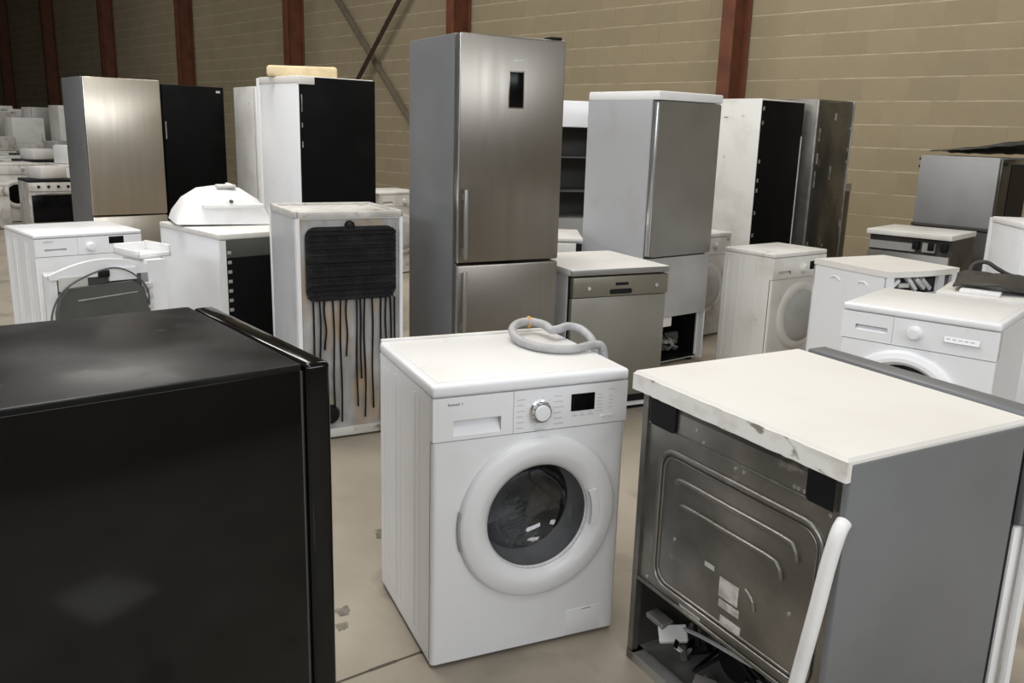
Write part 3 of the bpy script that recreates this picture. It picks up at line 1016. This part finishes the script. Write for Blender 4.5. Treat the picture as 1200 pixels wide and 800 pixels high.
bx('liner_floor', BLACKP, gf, -w / 2 + .021, w / 2 - .021, y0 + .04, d / 2 - .1, .0305, .036, smooth=False)
bx('liner', BLACKP, gf, -w / 2 + .021, w / 2 - .021, d / 2 - .1, d / 2 - .09, .03, .34, smooth=False)
bx('liner_side', BLACKP, gf, w / 2 - .026, w / 2 - .0205, y0 + .06, d / 2 - .09, .03, .34, smooth=False)
for k in range(26):
    x, y, z = rnd.uniform(-.20, .22), rnd.uniform(y0 + .06, y0 + .22), rnd.uniform(.07, .17)
    s = rnd.uniform(.02, .06)
    M_ = Matrix.Translation((x, y, z)) @ Matrix.Rotation(rnd.uniform(0, 3), 4, Vector((rnd.random(), rnd.random(), rnd.random() + .1)).normalized())
    MB().box(-s, s, -s * .6, s * .6, -s * .3, s * .3, bev=.004, seg=1, mtx=M_).make('scrap_piece', rnd.choice((DEBRIS, DEBRIS, RUBB, GALV)), gf)
bx('loose_bracket', CREAM, gf, -.14, .0, y0 + .03, y0 + .09, .27, .335, bev=.006)
feet(gf, w, d - .05, .022)

# ---------------- two fridges with their backs to us at the wall
r1 = thing('refrigerator', 'white fridge with flat black back beside the bare metal-backed fridge', 'refrigerator', 1.95, 7.52, 40.8)
w, d, h = .60, .60, 1.81
bx('cabinet', OLDW, r1, -w / 2, w / 2, -d / 2 + .010, d / 2 - .06, .02, h, bev=.004)
bx('back_panel', BLACKM, r1, -w / 2 + .004, w / 2 - .004, -d / 2, -d / 2 + .014, .05, h - .012, bev=.002)
b = MB()
for z in (1.74, 1.63, 1.33, 1.18, 1.10, .92, .74):
    b.box(-w / 2 + .008, -w / 2 + .030, -d / 2 - .0015, -d / 2, z - .02, z + .01)
b.make('back_clips', GALV, r1, smooth=False, kind='stuff')
bx('edge_strip', OLDW, r1, w / 2 - .016, w / 2 - .004, -d / 2 - .004, -d / 2 + .01, .40, h - .28, smooth=False)
bx('door', OLDW, r1, -w / 2, w / 2, d / 2 - .055, d / 2, .06, h - .004, bev=.008)
bx('badge', INK, r1, -w / 2 - .002, -w / 2 + .002, .02, .06, 1.66, 1.67)
feet(r1, w, d - .06, .022)
r2 = thing('refrigerator', 'stripped fridge with streaked bare metal back, against the block wall', 'refrigerator', 2.485, 7.93, 40.8)
w, h = .60, 1.835
bx('cabinet', DKMET, r2, -w / 2 + .002, w / 2, -d / 2 - .03, d / 2 - .06, .02, h, bev=.004)
bx('back_panel', DIRTMET, r2, -w / 2 + .035, w / 2 - .018, -d / 2 - .036, -d / 2 - .028, .05, h - .02, bev=.002)
for s in (-1, 1):
    bx('edge_strip', GALV, r2, s * (w / 2 - .012) - .010, s * (w / 2 - .012) + .010, -d / 2 - .040, -d / 2 - .024, .03, h - .004, bev=.003)
for k in range(16):
    x, z = rnd.choice((-.24, -.23, .25, .26, .0)), rnd.uniform(.5, 1.70)
    bx('foil_strip', GALV, r2, x - .012, x + .012, -d / 2 - .040, -d / 2 - .030, z, z + rnd.uniform(.02, .09), smooth=False)
bx('door', BLACKM, r2, -w / 2, w / 2, d / 2 - .055, d / 2, .06, h - .004, bev=.008)
feet(r2, w, d - .06, .022)

# open white fridge glimpsed between tall steel fridge and white fridge
of = thing('refrigerator', 'doorless fridge with white top box, glimpsed behind the tall steel fridge', 'refrigerator', .50, 7.65, 10)
w, d, h = .60, .60, 1.76
b = MB()
b.box(-w / 2, -w / 2 + .035, -d / 2 + .06, d / 2, .02, 1.55)
b.box(w / 2 - .035, w / 2, -d / 2 + .06, d / 2, .02, 1.55)
b.box(-w / 2, w / 2, d / 2 - .03, d / 2, .02, 1.55)
b.box(-w / 2, w / 2, -d / 2 + .06, d / 2, .62, .80)
b.box(-w / 2, w / 2, -d / 2 + .06, d / 2, .02, .06)
b.make('cabinet', GREYL, of, smooth=False)
bx('top_box', WHITE, of, -w / 2 - .004, w / 2 + .004, -d / 2 + .03, d / 2, 1.55, 1.76, bev=.008)
for z in (1.02, 1.30):
    bx('shelf', RUBB, of, -w / 2 + .035, w / 2 - .035, -d / 2 + .10, d / 2 - .03, z, z + .012, smooth=False)
bx('liner', mat('dark_liner', (.10, .095, .08), None, .6), of, -w / 2 + .035, w / 2 - .035, d / 2 - .045, d / 2 - .031, .80, 1.55, smooth=False)
feet(of, w, d - .06, .022)

# ---------------- smaller appliances
t = thing('washing_machine', 'small white washing machine with large pale convex door, beside the grey-door fridge', 'washing machine', 1.75, 5.818, 36.8)
washer(t, .56, .40, .80, m=OLDW, top=OLDW, panel_h=.14, plate=.032, door=(.03, .375, .228, .15), glass_door=False,
       drawer=(-.28, -.06, -.215, -.09, .650, .678), knob=(.035, .69), knob_r=.03, display=(.105, .180, .674, .728), flap=False)

t = thing('washing_machine', 'white washing machine beside the stripped dishwasher, its worktop tilted to the block wall', 'washing machine', 1.80, 3.629, -40.1)
t['label'] = 'white washing machine with wide handle slots, right behind the grey stripped dishwasher'
washer(t, .60, .54, .85, m=WHITE, top=TOPW, panel_h=.118, plate=.032, door=(-.03, .44, .245, .185), drawer=(-.30, -.09, -.241, -.111, .742, .764),
       knob=(-.005, .762), knob_r=.026, flap=False)
y0 = -.27
rc = MB()
v = [rc.bm.verts.new(c) for c in ((.105, y0 - .0015, .772), (.235, y0 - .0015, .772), (.245, y0 - .0015, .745), (.10, y0 - .0015, .745), (.11, y0 - .010, .750), (.235, y0 - .010, .750))]
rc.bm.faces.new((v[0], v[1], v[5], v[4]))
rc.bm.faces.new((v[4], v[5], v[2], v[3]))
rc.make('button_ledge', WHITE, t, smooth=False)
for k in range(5):
    bx('button', GREYL, t, .115 + .022 * k, .130 + .022 * k, y0 - .006, y0, .756, .764, bev=.001)

t = thing('washing_machine', 'white washing machine with small black display standing behind the olive-backed shell', 'washing machine', -2.713, 5.32, 44.1)
washer(t, .60, .59, .86, m=WHITE, top=WHITE, panel_h=.105, plate=.026, door=(.0, .42, .22, .15), drawer=(-.30, -.07, -.25, -.131, .758, .772),
       knob=(.001, .774), knob_r=.024, display=(.108, .194, .784, .826))
bx('panel_print', INKL, t, -.254, -.20, -.2975, -.296, .812, .818, smooth=False)

# olive-backed front shell standing in front of it
t = thing('machine_shell', 'white appliance front shell showing its dark olive inner sheet and looping cable', 'appliance shell', -2.002, 4.142, 44.9)
y0 = -.06
b = MB()
b.box(-.235, -.20, y0 + .035, .06, .0, .79)
b.box(.215, .305, y0 + .01, .26, .0, .835)
b.box(-.235, .30, .05, .06, .0, .80)
b.make('casing', WHITE, t, smooth=False)
P = [(-.235, .775)] + [(-.235 + .45 * k / 12, .772 + .085 * math.sin(math.pi * (.10 + .72 * k / 12))) for k in range(13)] + [(.215, .775)]
MB().prism(P, y0 + .02, y0 + .05).make('top_rim', WHITE, t, smooth=False)
P = [(-.220, .01), (-.220, .62), (-.20, .69), (-.165, .735), (.13, .745), (.180, .71), (.200, .63), (.200, .01)]
rp = MB().prism(P, y0 - .012, y0 + .035).make('inner_sheet', GREENG, t, smooth=False)
MB().tube([(-.13, y0 - .014, .675), (.15, y0 - .014, .690)], .004, 6).make('sheet_crease', GALV, rp)
bx('upper_sheet', GREENG, t, -.20, .19, y0 + .035, y0 + .045, .70, .80, smooth=False)
bx('bracket', WHITE, t, .03, .16, y0 + .012, y0 + .034, .75, .81, smooth=False)
bx('bracket', DIRTW, t, -.195, -.07, y0 + .012, y0 + .034, .72, .785, smooth=False)
bx('terminal', BLACKP, t, -.02, .03, y0 + .0, y0 + .02, .775, .805, bev=.003)
MB().tube(spline([(-.245, y0 - .02, .45), (-.258, y0 - .02, .55), (-.245, y0 - .02, .64), (-.20, y0 - .02, .72), (-.12, y0 - .02, .775), (0, y0 - .02, .815),
                  (.08, y0 - .02, .81), (.15, y0 - .02, .765), (.195, y0 - .02, .70), (.20, y0 - .02, .62)], 6), .0045, 6).make('cable', RUBB, t)
for k in range(5):
    bx('scrap_piece', rnd.choice((DIRTW, DEBRIS)), t, .19, .228, y0 - .012, y0 + .009, .50 + .05 * k, .53 + .05 * k, bev=.004)
# white plastic tray on it
b = MB()
b.box(-.09, .09, -.12, .12, 0, .012, bev=.004)
b.box(-.09, -.076, -.12, .12, .0, .04, bev=.004)
b.box(.076, .09, -.12, .12, .0, .06, bev=.004)
b.box(-.09, .09, -.12, -.106, .0, .025, bev=.004)
b.box(-.09, .09, .106, .12, .0, .055, bev=.004)
tr = b.make('plastic_tray', PLAST)
ca, sa = math.cos(R(44.9)), math.sin(R(44.9))
lx, ly = .265, .13
place(tr, (-2.002 + ca * lx - sa * ly, 4.142 + sa * lx + ca * ly, .836), R(52))
tag(tr, 'white plastic tray lying on the olive-backed appliance shell', 'tray')

# white box with black back and plastic housing on top
t = thing('dishwasher', 'white dishwasher turned around, black back with clips, white plastic housing on top', 'dishwasher', -1.622, 5.084, 44.8)
w, d, h = .60, .75, .93
y0 = -d / 2
bx('cabinet', WHITE, t, -w / 2, w / 2, y0 + .012, d / 2, .02, h - .03, bev=.003)
bx('top_plate', OLDW, t, -w / 2 - .004, w / 2 + .004, y0 - .006, d / 2, h - .03, h, bev=.006)
bx('back_panel', BLACKM, t, -w / 2 + .035, w / 2 - .02, y0 - .004, y0 + .014, .05, .80, bev=.003)
bx('back_crossbar', GREENG, t, -w / 2 + .03, w / 2 - .015, y0 - .002, y0 + .014, .80, h - .035, bev=.003)
for k in range(11):
    z = .30 + k * .052
    bx('back_clip', GREYL, t, -w / 2 + .040, -w / 2 + .062, y0 - .008, y0, z, z + .018, bev=.002)
    bx('back_clip', GREYL, t, .185, .205, y0 - .008, y0, z, z + .018, bev=.002)
bx('edge_strip', PLAST, t, -w / 2, -w / 2 + .034, y0 - .003, y0 + .014, .04, h - .034, smooth=False)
feet(t, w, d)
# curved plastic housing
hb = bmesh.new()
prof = [(-.27, .02), (-.25, .07), (-.19, .145), (-.10, .200), (.02, .215), (.13, .20), (.21, .145), (.265, .06), (.27, .0)]
NX_ = len(prof)
rows = []
for j, (yy, sc) in enumerate(((-.20, .60), (-.185, .80), (-.12, .97), (0, 1.0), (.12, .97), (.18, .75), (.19, .55))):
    row = [hb.verts.new((x * (.88 + .12 * sc), yy + .04 * (z / .2), max(0.004, z * sc))) for x, z in prof]
    rows.append(row)
for A, B in zip(rows, rows[1:]):
    for i in range(NX_ - 1):
        hb.faces.new((A[i], A[i + 1], B[i + 1], B[i]))
hb.faces.new(rows[0])
hb.faces.new(rows[-1][::-1])
hb.faces.new([r_[0] for r_ in rows][::-1])
mbh = MB()
mbh.add(hb)
ho = thing('plastic_housing', 'curved white plastic housing with recessed grip, lying on the black-backed dishwasher', 'plastic housing', -1.622 - .14, 5.084 + .10, 28, z=.93)
shell = mbh.make('shell', PLAST, ho, ang=50)
bx('grip_recess', DIRTW, ho, -.02, .09, -.10, -.02, .205, .226, bev=.008)
bx('grip', PLAST, ho, .045, .07, -.10, .02, .205, .232, bev=.008)
bx('front_ledge', PLAST, ho, -.12, .225, -.208, -.17, .10, .125, bev=.010)
MB().lathe([(.0, -.211), (.010, -.210), (.011, -.19)], .04, .138, 12).make('screw_boss', RUBB, ho)

# white machine with open front under the top
t = thing('washing_machine', 'white washing machine with its control panel torn out under the curved top', 'washing machine', 2.141, 4.993, 26.6)
w, d, h = .56, .53, .83
y0 = -d / 2
b = MB()
b.box(-w / 2, -w / 2 + .006, y0 + .01, d / 2, .02, h - .03)
b.box(w / 2 - .006, w / 2, y0 + .01, d / 2, .02, h - .03)
b.box(-w / 2, w / 2, d / 2 - .01, d / 2, .02, h - .03)
b.box(-w / 2, w / 2, y0, y0 + .02, .02, .70)
b.box(-w / 2, -w / 2 + .05, y0, y0 + .02, .70, h - .03)
b.box(w / 2 - .05, w / 2, y0, y0 + .02, .70, h - .03)
b.box(.12, .17, y0, y0 + .02, .70, h - .03)
b.make('cabinet', WHITE, t, smooth=False)
P = [(-w / 2 - .004, d / 2), (-w / 2 - .004, y0)] + [(-w / 2 + w * k / 10, y0 - .028 * math.sin(math.pi * k / 10)) for k in range(1, 10)] + [(w / 2 + .004, y0), (w / 2 + .004, d / 2)]
MB().prismz(P, h - .032, h).make('top_plate', CREAM, t, smooth=False)
for k, (x, z, l) in enumerate(((-.18, .745, .05), (-.10, .74, .04), (-.04, .75, .06), (.03, .745, .05), (.08, .74, .05))):
    M_ = Matrix.Translation((x, y0 + .05, z)) @ Matrix.Rotation(rnd.uniform(-.8, .8), 4, 'Y')
    MB().box(-l, l, -.012, .012, -.012, .012, bev=.002, seg=1, mtx=M_).make('loose_bracket', rnd.choice((PLAST, DIRTW)), t)
bx('dark_tub', RUBB, t, -w / 2 + .01, w / 2 - .01, y0 + .10, y0 + .11, .05, h - .04, smooth=False)
for gy in (.10, -.10):
    MB().tube(spline([(-w / 2 - .001, gy + .03, .735), (-w / 2 - .001, gy + .015, .748), (-w / 2 - .001, gy - .015, .748), (-w / 2 - .001, gy - .035, .732)], 4), .0045, 6).make('side_dimple', WHITE, t)
feet(t, w, d)

# stripped oven-like appliance by the wall and the grey one lying above it
t = thing('dishwasher', 'stripped dark dishwasher with stained white worktop by the block wall', 'dishwasher', 3.118, 6.704, -43.2)
w, d, h = .62, .56, .86
y0 = -d / 2
b = MB()
b.box(-w / 2 + .01, w / 2 - .01, y0 + .06, d / 2, .02, h - .04)
b.make('cabinet', mat('dark_side', (.06, .055, .05), (.03, .028, .025), .6, scale=4), t, smooth=False)
bx('worktop', OLDW, t, -w / 2, w / 2, y0 - .004, d / 2, h - .038, h, bev=.004)
bx('door', GREYD, t, -w / 2 + .012, w / 2 - .012, y0 + .02, y0 + .062, .06, .70, bev=.006)
b = MB()
b.box(-w / 2 + .02, .05, y0 + .035, y0 + .062, .715, .775)
b.box(.10, .19, y0 + .03, y0 + .062, .72, .79)
b.make('torn_panel', GREYL, t, smooth=False)
for x in (.03, .14, .23):
    bx('switch', BLACKP, t, x, x + .045, y0 + .02, y0 + .06, .735, .79, bev=.003)
feet(t, w, d)
ca, sa = math.cos(R(-43.2)), math.sin(R(-43.2))


def loc43(x0_, y0_, lx, ly):
    return x0_ + ca * lx - sa * ly, y0_ + sa * lx + ca * ly


qx, qy, qa = 3.747, 7.285, -50
t = thing('freezer', 'low dark freezer carrying the grey appliance laid on its side, by the block wall', 'freezer', qx, qy, qa)
bx('cabinet', MATS['dark_side'], t, -.33, .33, -.28, .30, .02, .83, bev=.005)
bx('lid', MATS['dark_side'], t, -.33, .33, -.285, .30, .835, .86, bev=.006)
bx('hinge', GALV, t, -.2, -.1, .29, .305, .80, .85)
t = thing('freezer', 'grey appliance laid on its side with bare dark base, stacked by the block wall', 'freezer', qx, qy, qa, z=.86)
bx('cabinet', mat('mid_grey_side', (.30, .30, .30), (.26, .26, .255), .45, .1, scale=3), t, -.32, .30, -.28, .27, .0, .55, bev=.006)
bp2 = bx('base_sheet', DIRTMET, t, .30, .32, -.27, .26, .01, .54, bev=.004)
bx('compressor_bay', BLACKP, bp2, .318, .326, -.10, .24, .04, .50, smooth=False)
bx('foot', BLACKP, bp2, .32, .34, -.25, -.22, .03, .06)
bx('foot', BLACKP, bp2, .32, .34, -.25, -.22, .49, .52)
bx('hinge', BLACKP, t, -.332, -.318, -.275, -.25, .45, .47)
bx('hinge', BLACKP, t, -.332, -.318, -.275, -.25, .51, .53)
# crumpled black sheet on top
b = bmesh.new()
nx, ny = 18, 8
g = [[b.verts.new((-.36 + .80 * i / nx, -.22 + .40 * j / ny + .05 * math.sin(i * .9),
                   .015 + (.02 + .125 * (i / nx) ** 1.3) * (1 - ((j - 3) / 5.0) ** 2 * .9) * (1 if i < nx - 1 else .4) + .004 * math.sin(i * 1.7 + j * 2.3))) for j in range(ny + 1)] for i in range(nx + 1)]
for i in range(nx):
    for j in range(ny):
        b.faces.new((g[i][j], g[i + 1][j], g[i + 1][j + 1], g[i][j + 1]))
mb = MB()
mb.add(b)
sh = mb.make('black_sheet', FABR, ang=60)
so = sh.modifiers.new('t', 'SOLIDIFY')
so.thickness = .006
place(sh, (qx + .06, qy - .03, 1.412), R(qa))
tag(sh, 'crumpled black rubber sheet on top of the grey stacked appliance', 'rubber sheet')

# white fridge at the right edge
t = thing('refrigerator', 'low white fridge with plain side, in front of the stacked grey appliance', 'refrigerator', 3.28, 5.30, -8)
ds = []
bx('cabinet', WHITE, t, -.29, .29, -.275, .21, .02, 1.035, bev=.004)
bx('top_panel', PLAST, t, -.295, .295, -.28, .22, 1.035, 1.07, bev=.006)
bx('door', WHITE, t, -.29, .29, .22, .275, .05, 1.06, bev=.006)
feet(t, .58, .50, .022)

# low appliance with black mat between the two right washers
t = thing('dishwasher', 'white dishwasher covered by a dark folded mat, behind the wide-slot washing machine', 'dishwasher', 2.50, 4.34, -35)
bx('cabinet', WHITE, t, -.29, .29, -.24, .28, .02, .76, bev=.004)
bx('top_plate', OLDW, t, -.295, .295, -.26, .28, .76, .79, bev=.005)
bx('door', WHITE, t, -.288, .288, -.28, -.245, .10, .64, bev=.004)
bx('control_panel', PLAST, t, -.288, .288, -.285, -.245, .645, .755, bev=.004)
feet(t, .58, .5)
b = bmesh.new()
nx, ny = 20, 10
g = [[b.verts.new((-.25 + .69 * i / nx, -.20 + .44 * j / ny + .02 * math.sin(i * .8),
                   .012 + .028 * math.exp(-((i - 5) / 4.0) ** 2) + .022 * math.exp(-((j - 7) / 2.0) ** 2) * (1 + .5 * math.sin(i)) + .006 * math.sin(i * 1.3 + j * 1.9))) for j in range(ny + 1)] for i in range(nx + 1)]
for i in range(nx):
    for j in range(ny):
        b.faces.new((g[i][j], g[i + 1][j], g[i + 1][j + 1], g[i][j + 1]))
mb = MB()
mb.add(b)
ma = mb.make('rubber_mat', FABR, ang=60)
so = ma.modifiers.new('t', 'SOLIDIFY')
so.thickness = .010
place(ma, (2.52, 4.37, .792), R(-30))
tag(ma, 'dark folded rubber mat lying over the white dishwasher', 'mat')
MB().tube(spline([(-.20, .16, .03), (-.19, .19, .09), (-.13, .20, .11), (-.07, .19, .08), (.0, .20, .05), (.12, .19, .045)], 6), .011, 10).make('edge_loop', FABR, ma)
for k, (px, py, a, l, wd, lab) in enumerate(((2.245, 4.225, -36, .09, .035, 'small white plastic strip in front of the folded mat'),)):
    o = MB().box(-l, l, -wd, wd, 0, .02, bev=.004).make('plastic_strip', PLAST)
    place(o, (px + .06, py + .02, .79), R(a))
    tag(o, lab, 'plastic strip')

# machines glimpsed behind
t = thing('washing_machine', 'white washing machine with dark front, glimpsed behind the brown-grey dishwasher', 'washing machine', .13, 5.80, 0)
bx('cabinet', WHITE, t, -.30, .30, -.24, .26, .02, .83, bev=.004)
bx('top_plate', OLDW, t, -.303, .303, -.27, .26, .83, .855, bev=.008)
bx('control_panel', OLDW, t, -.30, .26, -.27, -.235, .72, .825, bev=.004)
bx('front_panel', OLDW, t, -.30, .26, -.265, -.235, .02, .715, bev=.004)
bx('open_side', BLACKP, t, .262, .298, -.255, -.235, .05, .82, smooth=False)
bx('seam', RUBB, t, .16, .165, -.268, -.26, .05, .70, smooth=False)
t = thing('washing_machine', 'grimy white washing machine squeezed between the grey-door and white-and-black fridges', 'washing machine', 1.30, 6.75, 38)
washer(t, .55, .50, .80, m=DIRTW, top=OLDW, panel_h=.13, plate=.035, door=(0, .38, .20, .14), glass_door=False, drawer=(-.275, -.07, -.21, -.1, .665, .69),
       knob=(.09, .70), flap=False, grooves=False)
t = thing('washing_machine', 'dull white washing machine near the braced wall, behind the foam-topped fridge', 'washing machine', -1.38, 9.35, 43.85)
washer(t, .60, .55, .86, m=DIRTW, top=OLDW, panel_h=.12, plate=.03, door=(0, .42, .21, .15), glass_door=False, drawer=(-.30, -.07, -.24, -.12, .73, .76), knob=(.03, .76), flap=False, grooves=False)
# dark leaning plank and rag by the wall right of the metal-backed fridge
t = thing('boiler', 'narrow dark metal water heater standing at the block wall beside the metal-backed fridge', 'water heater', 3.02, 8.35, 43.85)
b = MB()
b.prismz([(.13 * math.cos(R(a)), .13 * math.sin(R(a))) for a in range(0, 360, 20)], .05, 1.05)
b.make('tank', DIRTMET, t)
b = MB()
b.prismz([(.135 * math.cos(R(a)), .135 * math.sin(R(a))) for a in range(0, 360, 20)], 1.05, 1.12)
b.make('tank_lid', GALV, t)
b = MB()
b.prismz([(.12 * math.cos(R(a)), .12 * math.sin(R(a))) for a in range(0, 360, 20)], 0, .05)
b.make('tank_foot', BLACKP, t)
MB().tube([(0.03, -.05, 1.12), (.03, -.05, 1.30)], .012, 8).make('pipe_stub', GALV, t)

# ---------------- far rows of appliances on the left
WORN = [OLDW, DIRTW, WHITE, OLDW]
tops = {}


def far_fridge(x, y, yaw, h, m, door_m, split, lab, grp):
    t = thing('refrigerator', lab, 'refrigerator', x, y, yaw, group=grp)
    bx('cabinet', m, t, -.30, .30, -.24, .30, .02, h, bev=.006)
    bx('door', door_m, t, -.297, .297, -.30, -.246, .06, split - .006, bev=.008)
    bx('door', door_m, t, -.297, .297, -.30, -.246, split + .006, h - .004, bev=.008)
    bx('handle', GALV, t, .23, .25, -.325, -.295, split + .08, split + .30, bev=.004)
    bx('plinth', BLACKP, t, -.29, .29, -.25, .28, .0, .03)
    return t


def far_low(x, y, yaw, h, m, kind, lab, grp, z=0):
    if kind == 'w':
        t = thing('washing_machine', lab, 'washing machine', x, y, yaw, z=z, group=grp)
        bx('cabinet', m, t, -.30, .30, -.27, .28, .012, h - .035, bev=.004)
        bx('top_plate', OLDW, t, -.302, .302, -.28, .28, h - .034, h, bev=.006)
        bx('control_panel', m, t, -.298, .298, -.285, -.268, h - .16, h - .04, bev=.003)
        MB().lathe([(.20, -.268), (.20, -.29), (.17, -.30), (.14, -.285), (.0, -.28)], 0, h * .48, 24).make('door', m, t)
        MB().lathe([(.138, -.291), (.06, -.296), (.0, -.298)], 0, h * .48, 20).make('door_glass', SCREEN, t)
        MB().lathe([(.025, -.284), (.025, -.30), (.0, -.302)], .1, h - .10, 12).make('program_knob', GALV, t)
    else:
        t = thing('cooker', lab, 'cooker', x, y, yaw, z=z, group=grp)
        bx('cabinet', m, t, -.30, .30, -.26, .29, .012, h - .03, bev=.004)
        bx('hob', BLACKP, t, -.302, .302, -.28, .29, h - .03, h, bev=.004)
        bx('oven_door', SCREEN, t, -.27, .27, -.285, -.258, .14, h - .20, bev=.004)
        bx('handle', GALV, t, -.22, .22, -.315, -.28, h - .19, h - .17, bev=.003)
        bx('control_panel', m, t, -.298, .298, -.28, -.258, h - .15, h - .035, bev=.003)
        for k in range(4):
            MB().lathe([(.018, -.278), (.018, -.30), (.0, -.30)], -.18 + .12 * k, h - .09, 10).make('knob', BLACKP, t)
    bx('plinth', BLACKP, t, -.28, .28, -.24, .27, 0, .014)
    return t


FR = [DIRTW, OLDW, DIRTW, GREYL, OLDW, DIRTW, TOPW]
y, row = 11.9, 0
cnt = 0
while y < 27:
    x = -.592 * y - .25 + (.45 if row % 2 else 0)
    while x < -.505 * y + .25:
        n = (x - OX) * NX + (y - OY) * NY
        if n > .75:
            m = FR[(cnt * 2 + row) % 7]
            ya = (44, 41, 47, -45, 43)[cnt % 5]
            if y < 18.2:
                kd = 'c' if cnt % 4 == 1 else 'w'
                h = (.62, .70, .85, .85, .66)[cnt % 5] if y < 14 else .85
                far_low(x, y, ya, h, m, kd,
                        'worn white washing machine in the distant cluster along the wall' if kd == 'w' else 'white cooker with black hob in the distant cluster along the wall',
                        'washing machines in the distant cluster' if kd == 'w' else 'cookers in the distant cluster')
                if cnt % 2:
                    o = MB().box(-.20, .20, -.15, .15, 0, .12 + .05 * (cnt % 4), bev=.03).make('appliance_part', FR[(cnt + 3) % 7])
                    tag(o, 'loose pale appliance part on top of a machine in the distant cluster', 'appliance part', 'loose parts in the distant cluster')
                    place(o, (x, y, h), R(ya + 25))
            else:
                h = (1.55, 1.66, 1.48, 1.74, 1.60, 1.70)[cnt % 6]
                far_fridge(x, y, ya, h, m, FR[(cnt * 3 + 1) % 7], h * (.4 if cnt % 2 else .62),
                           'worn white fridge standing in the distant rows at the far hall end', 'fridges at the far hall end')
            cnt += 1
        x += .95
    y += 1.05 if y < 18 else 1.2
    row += 1
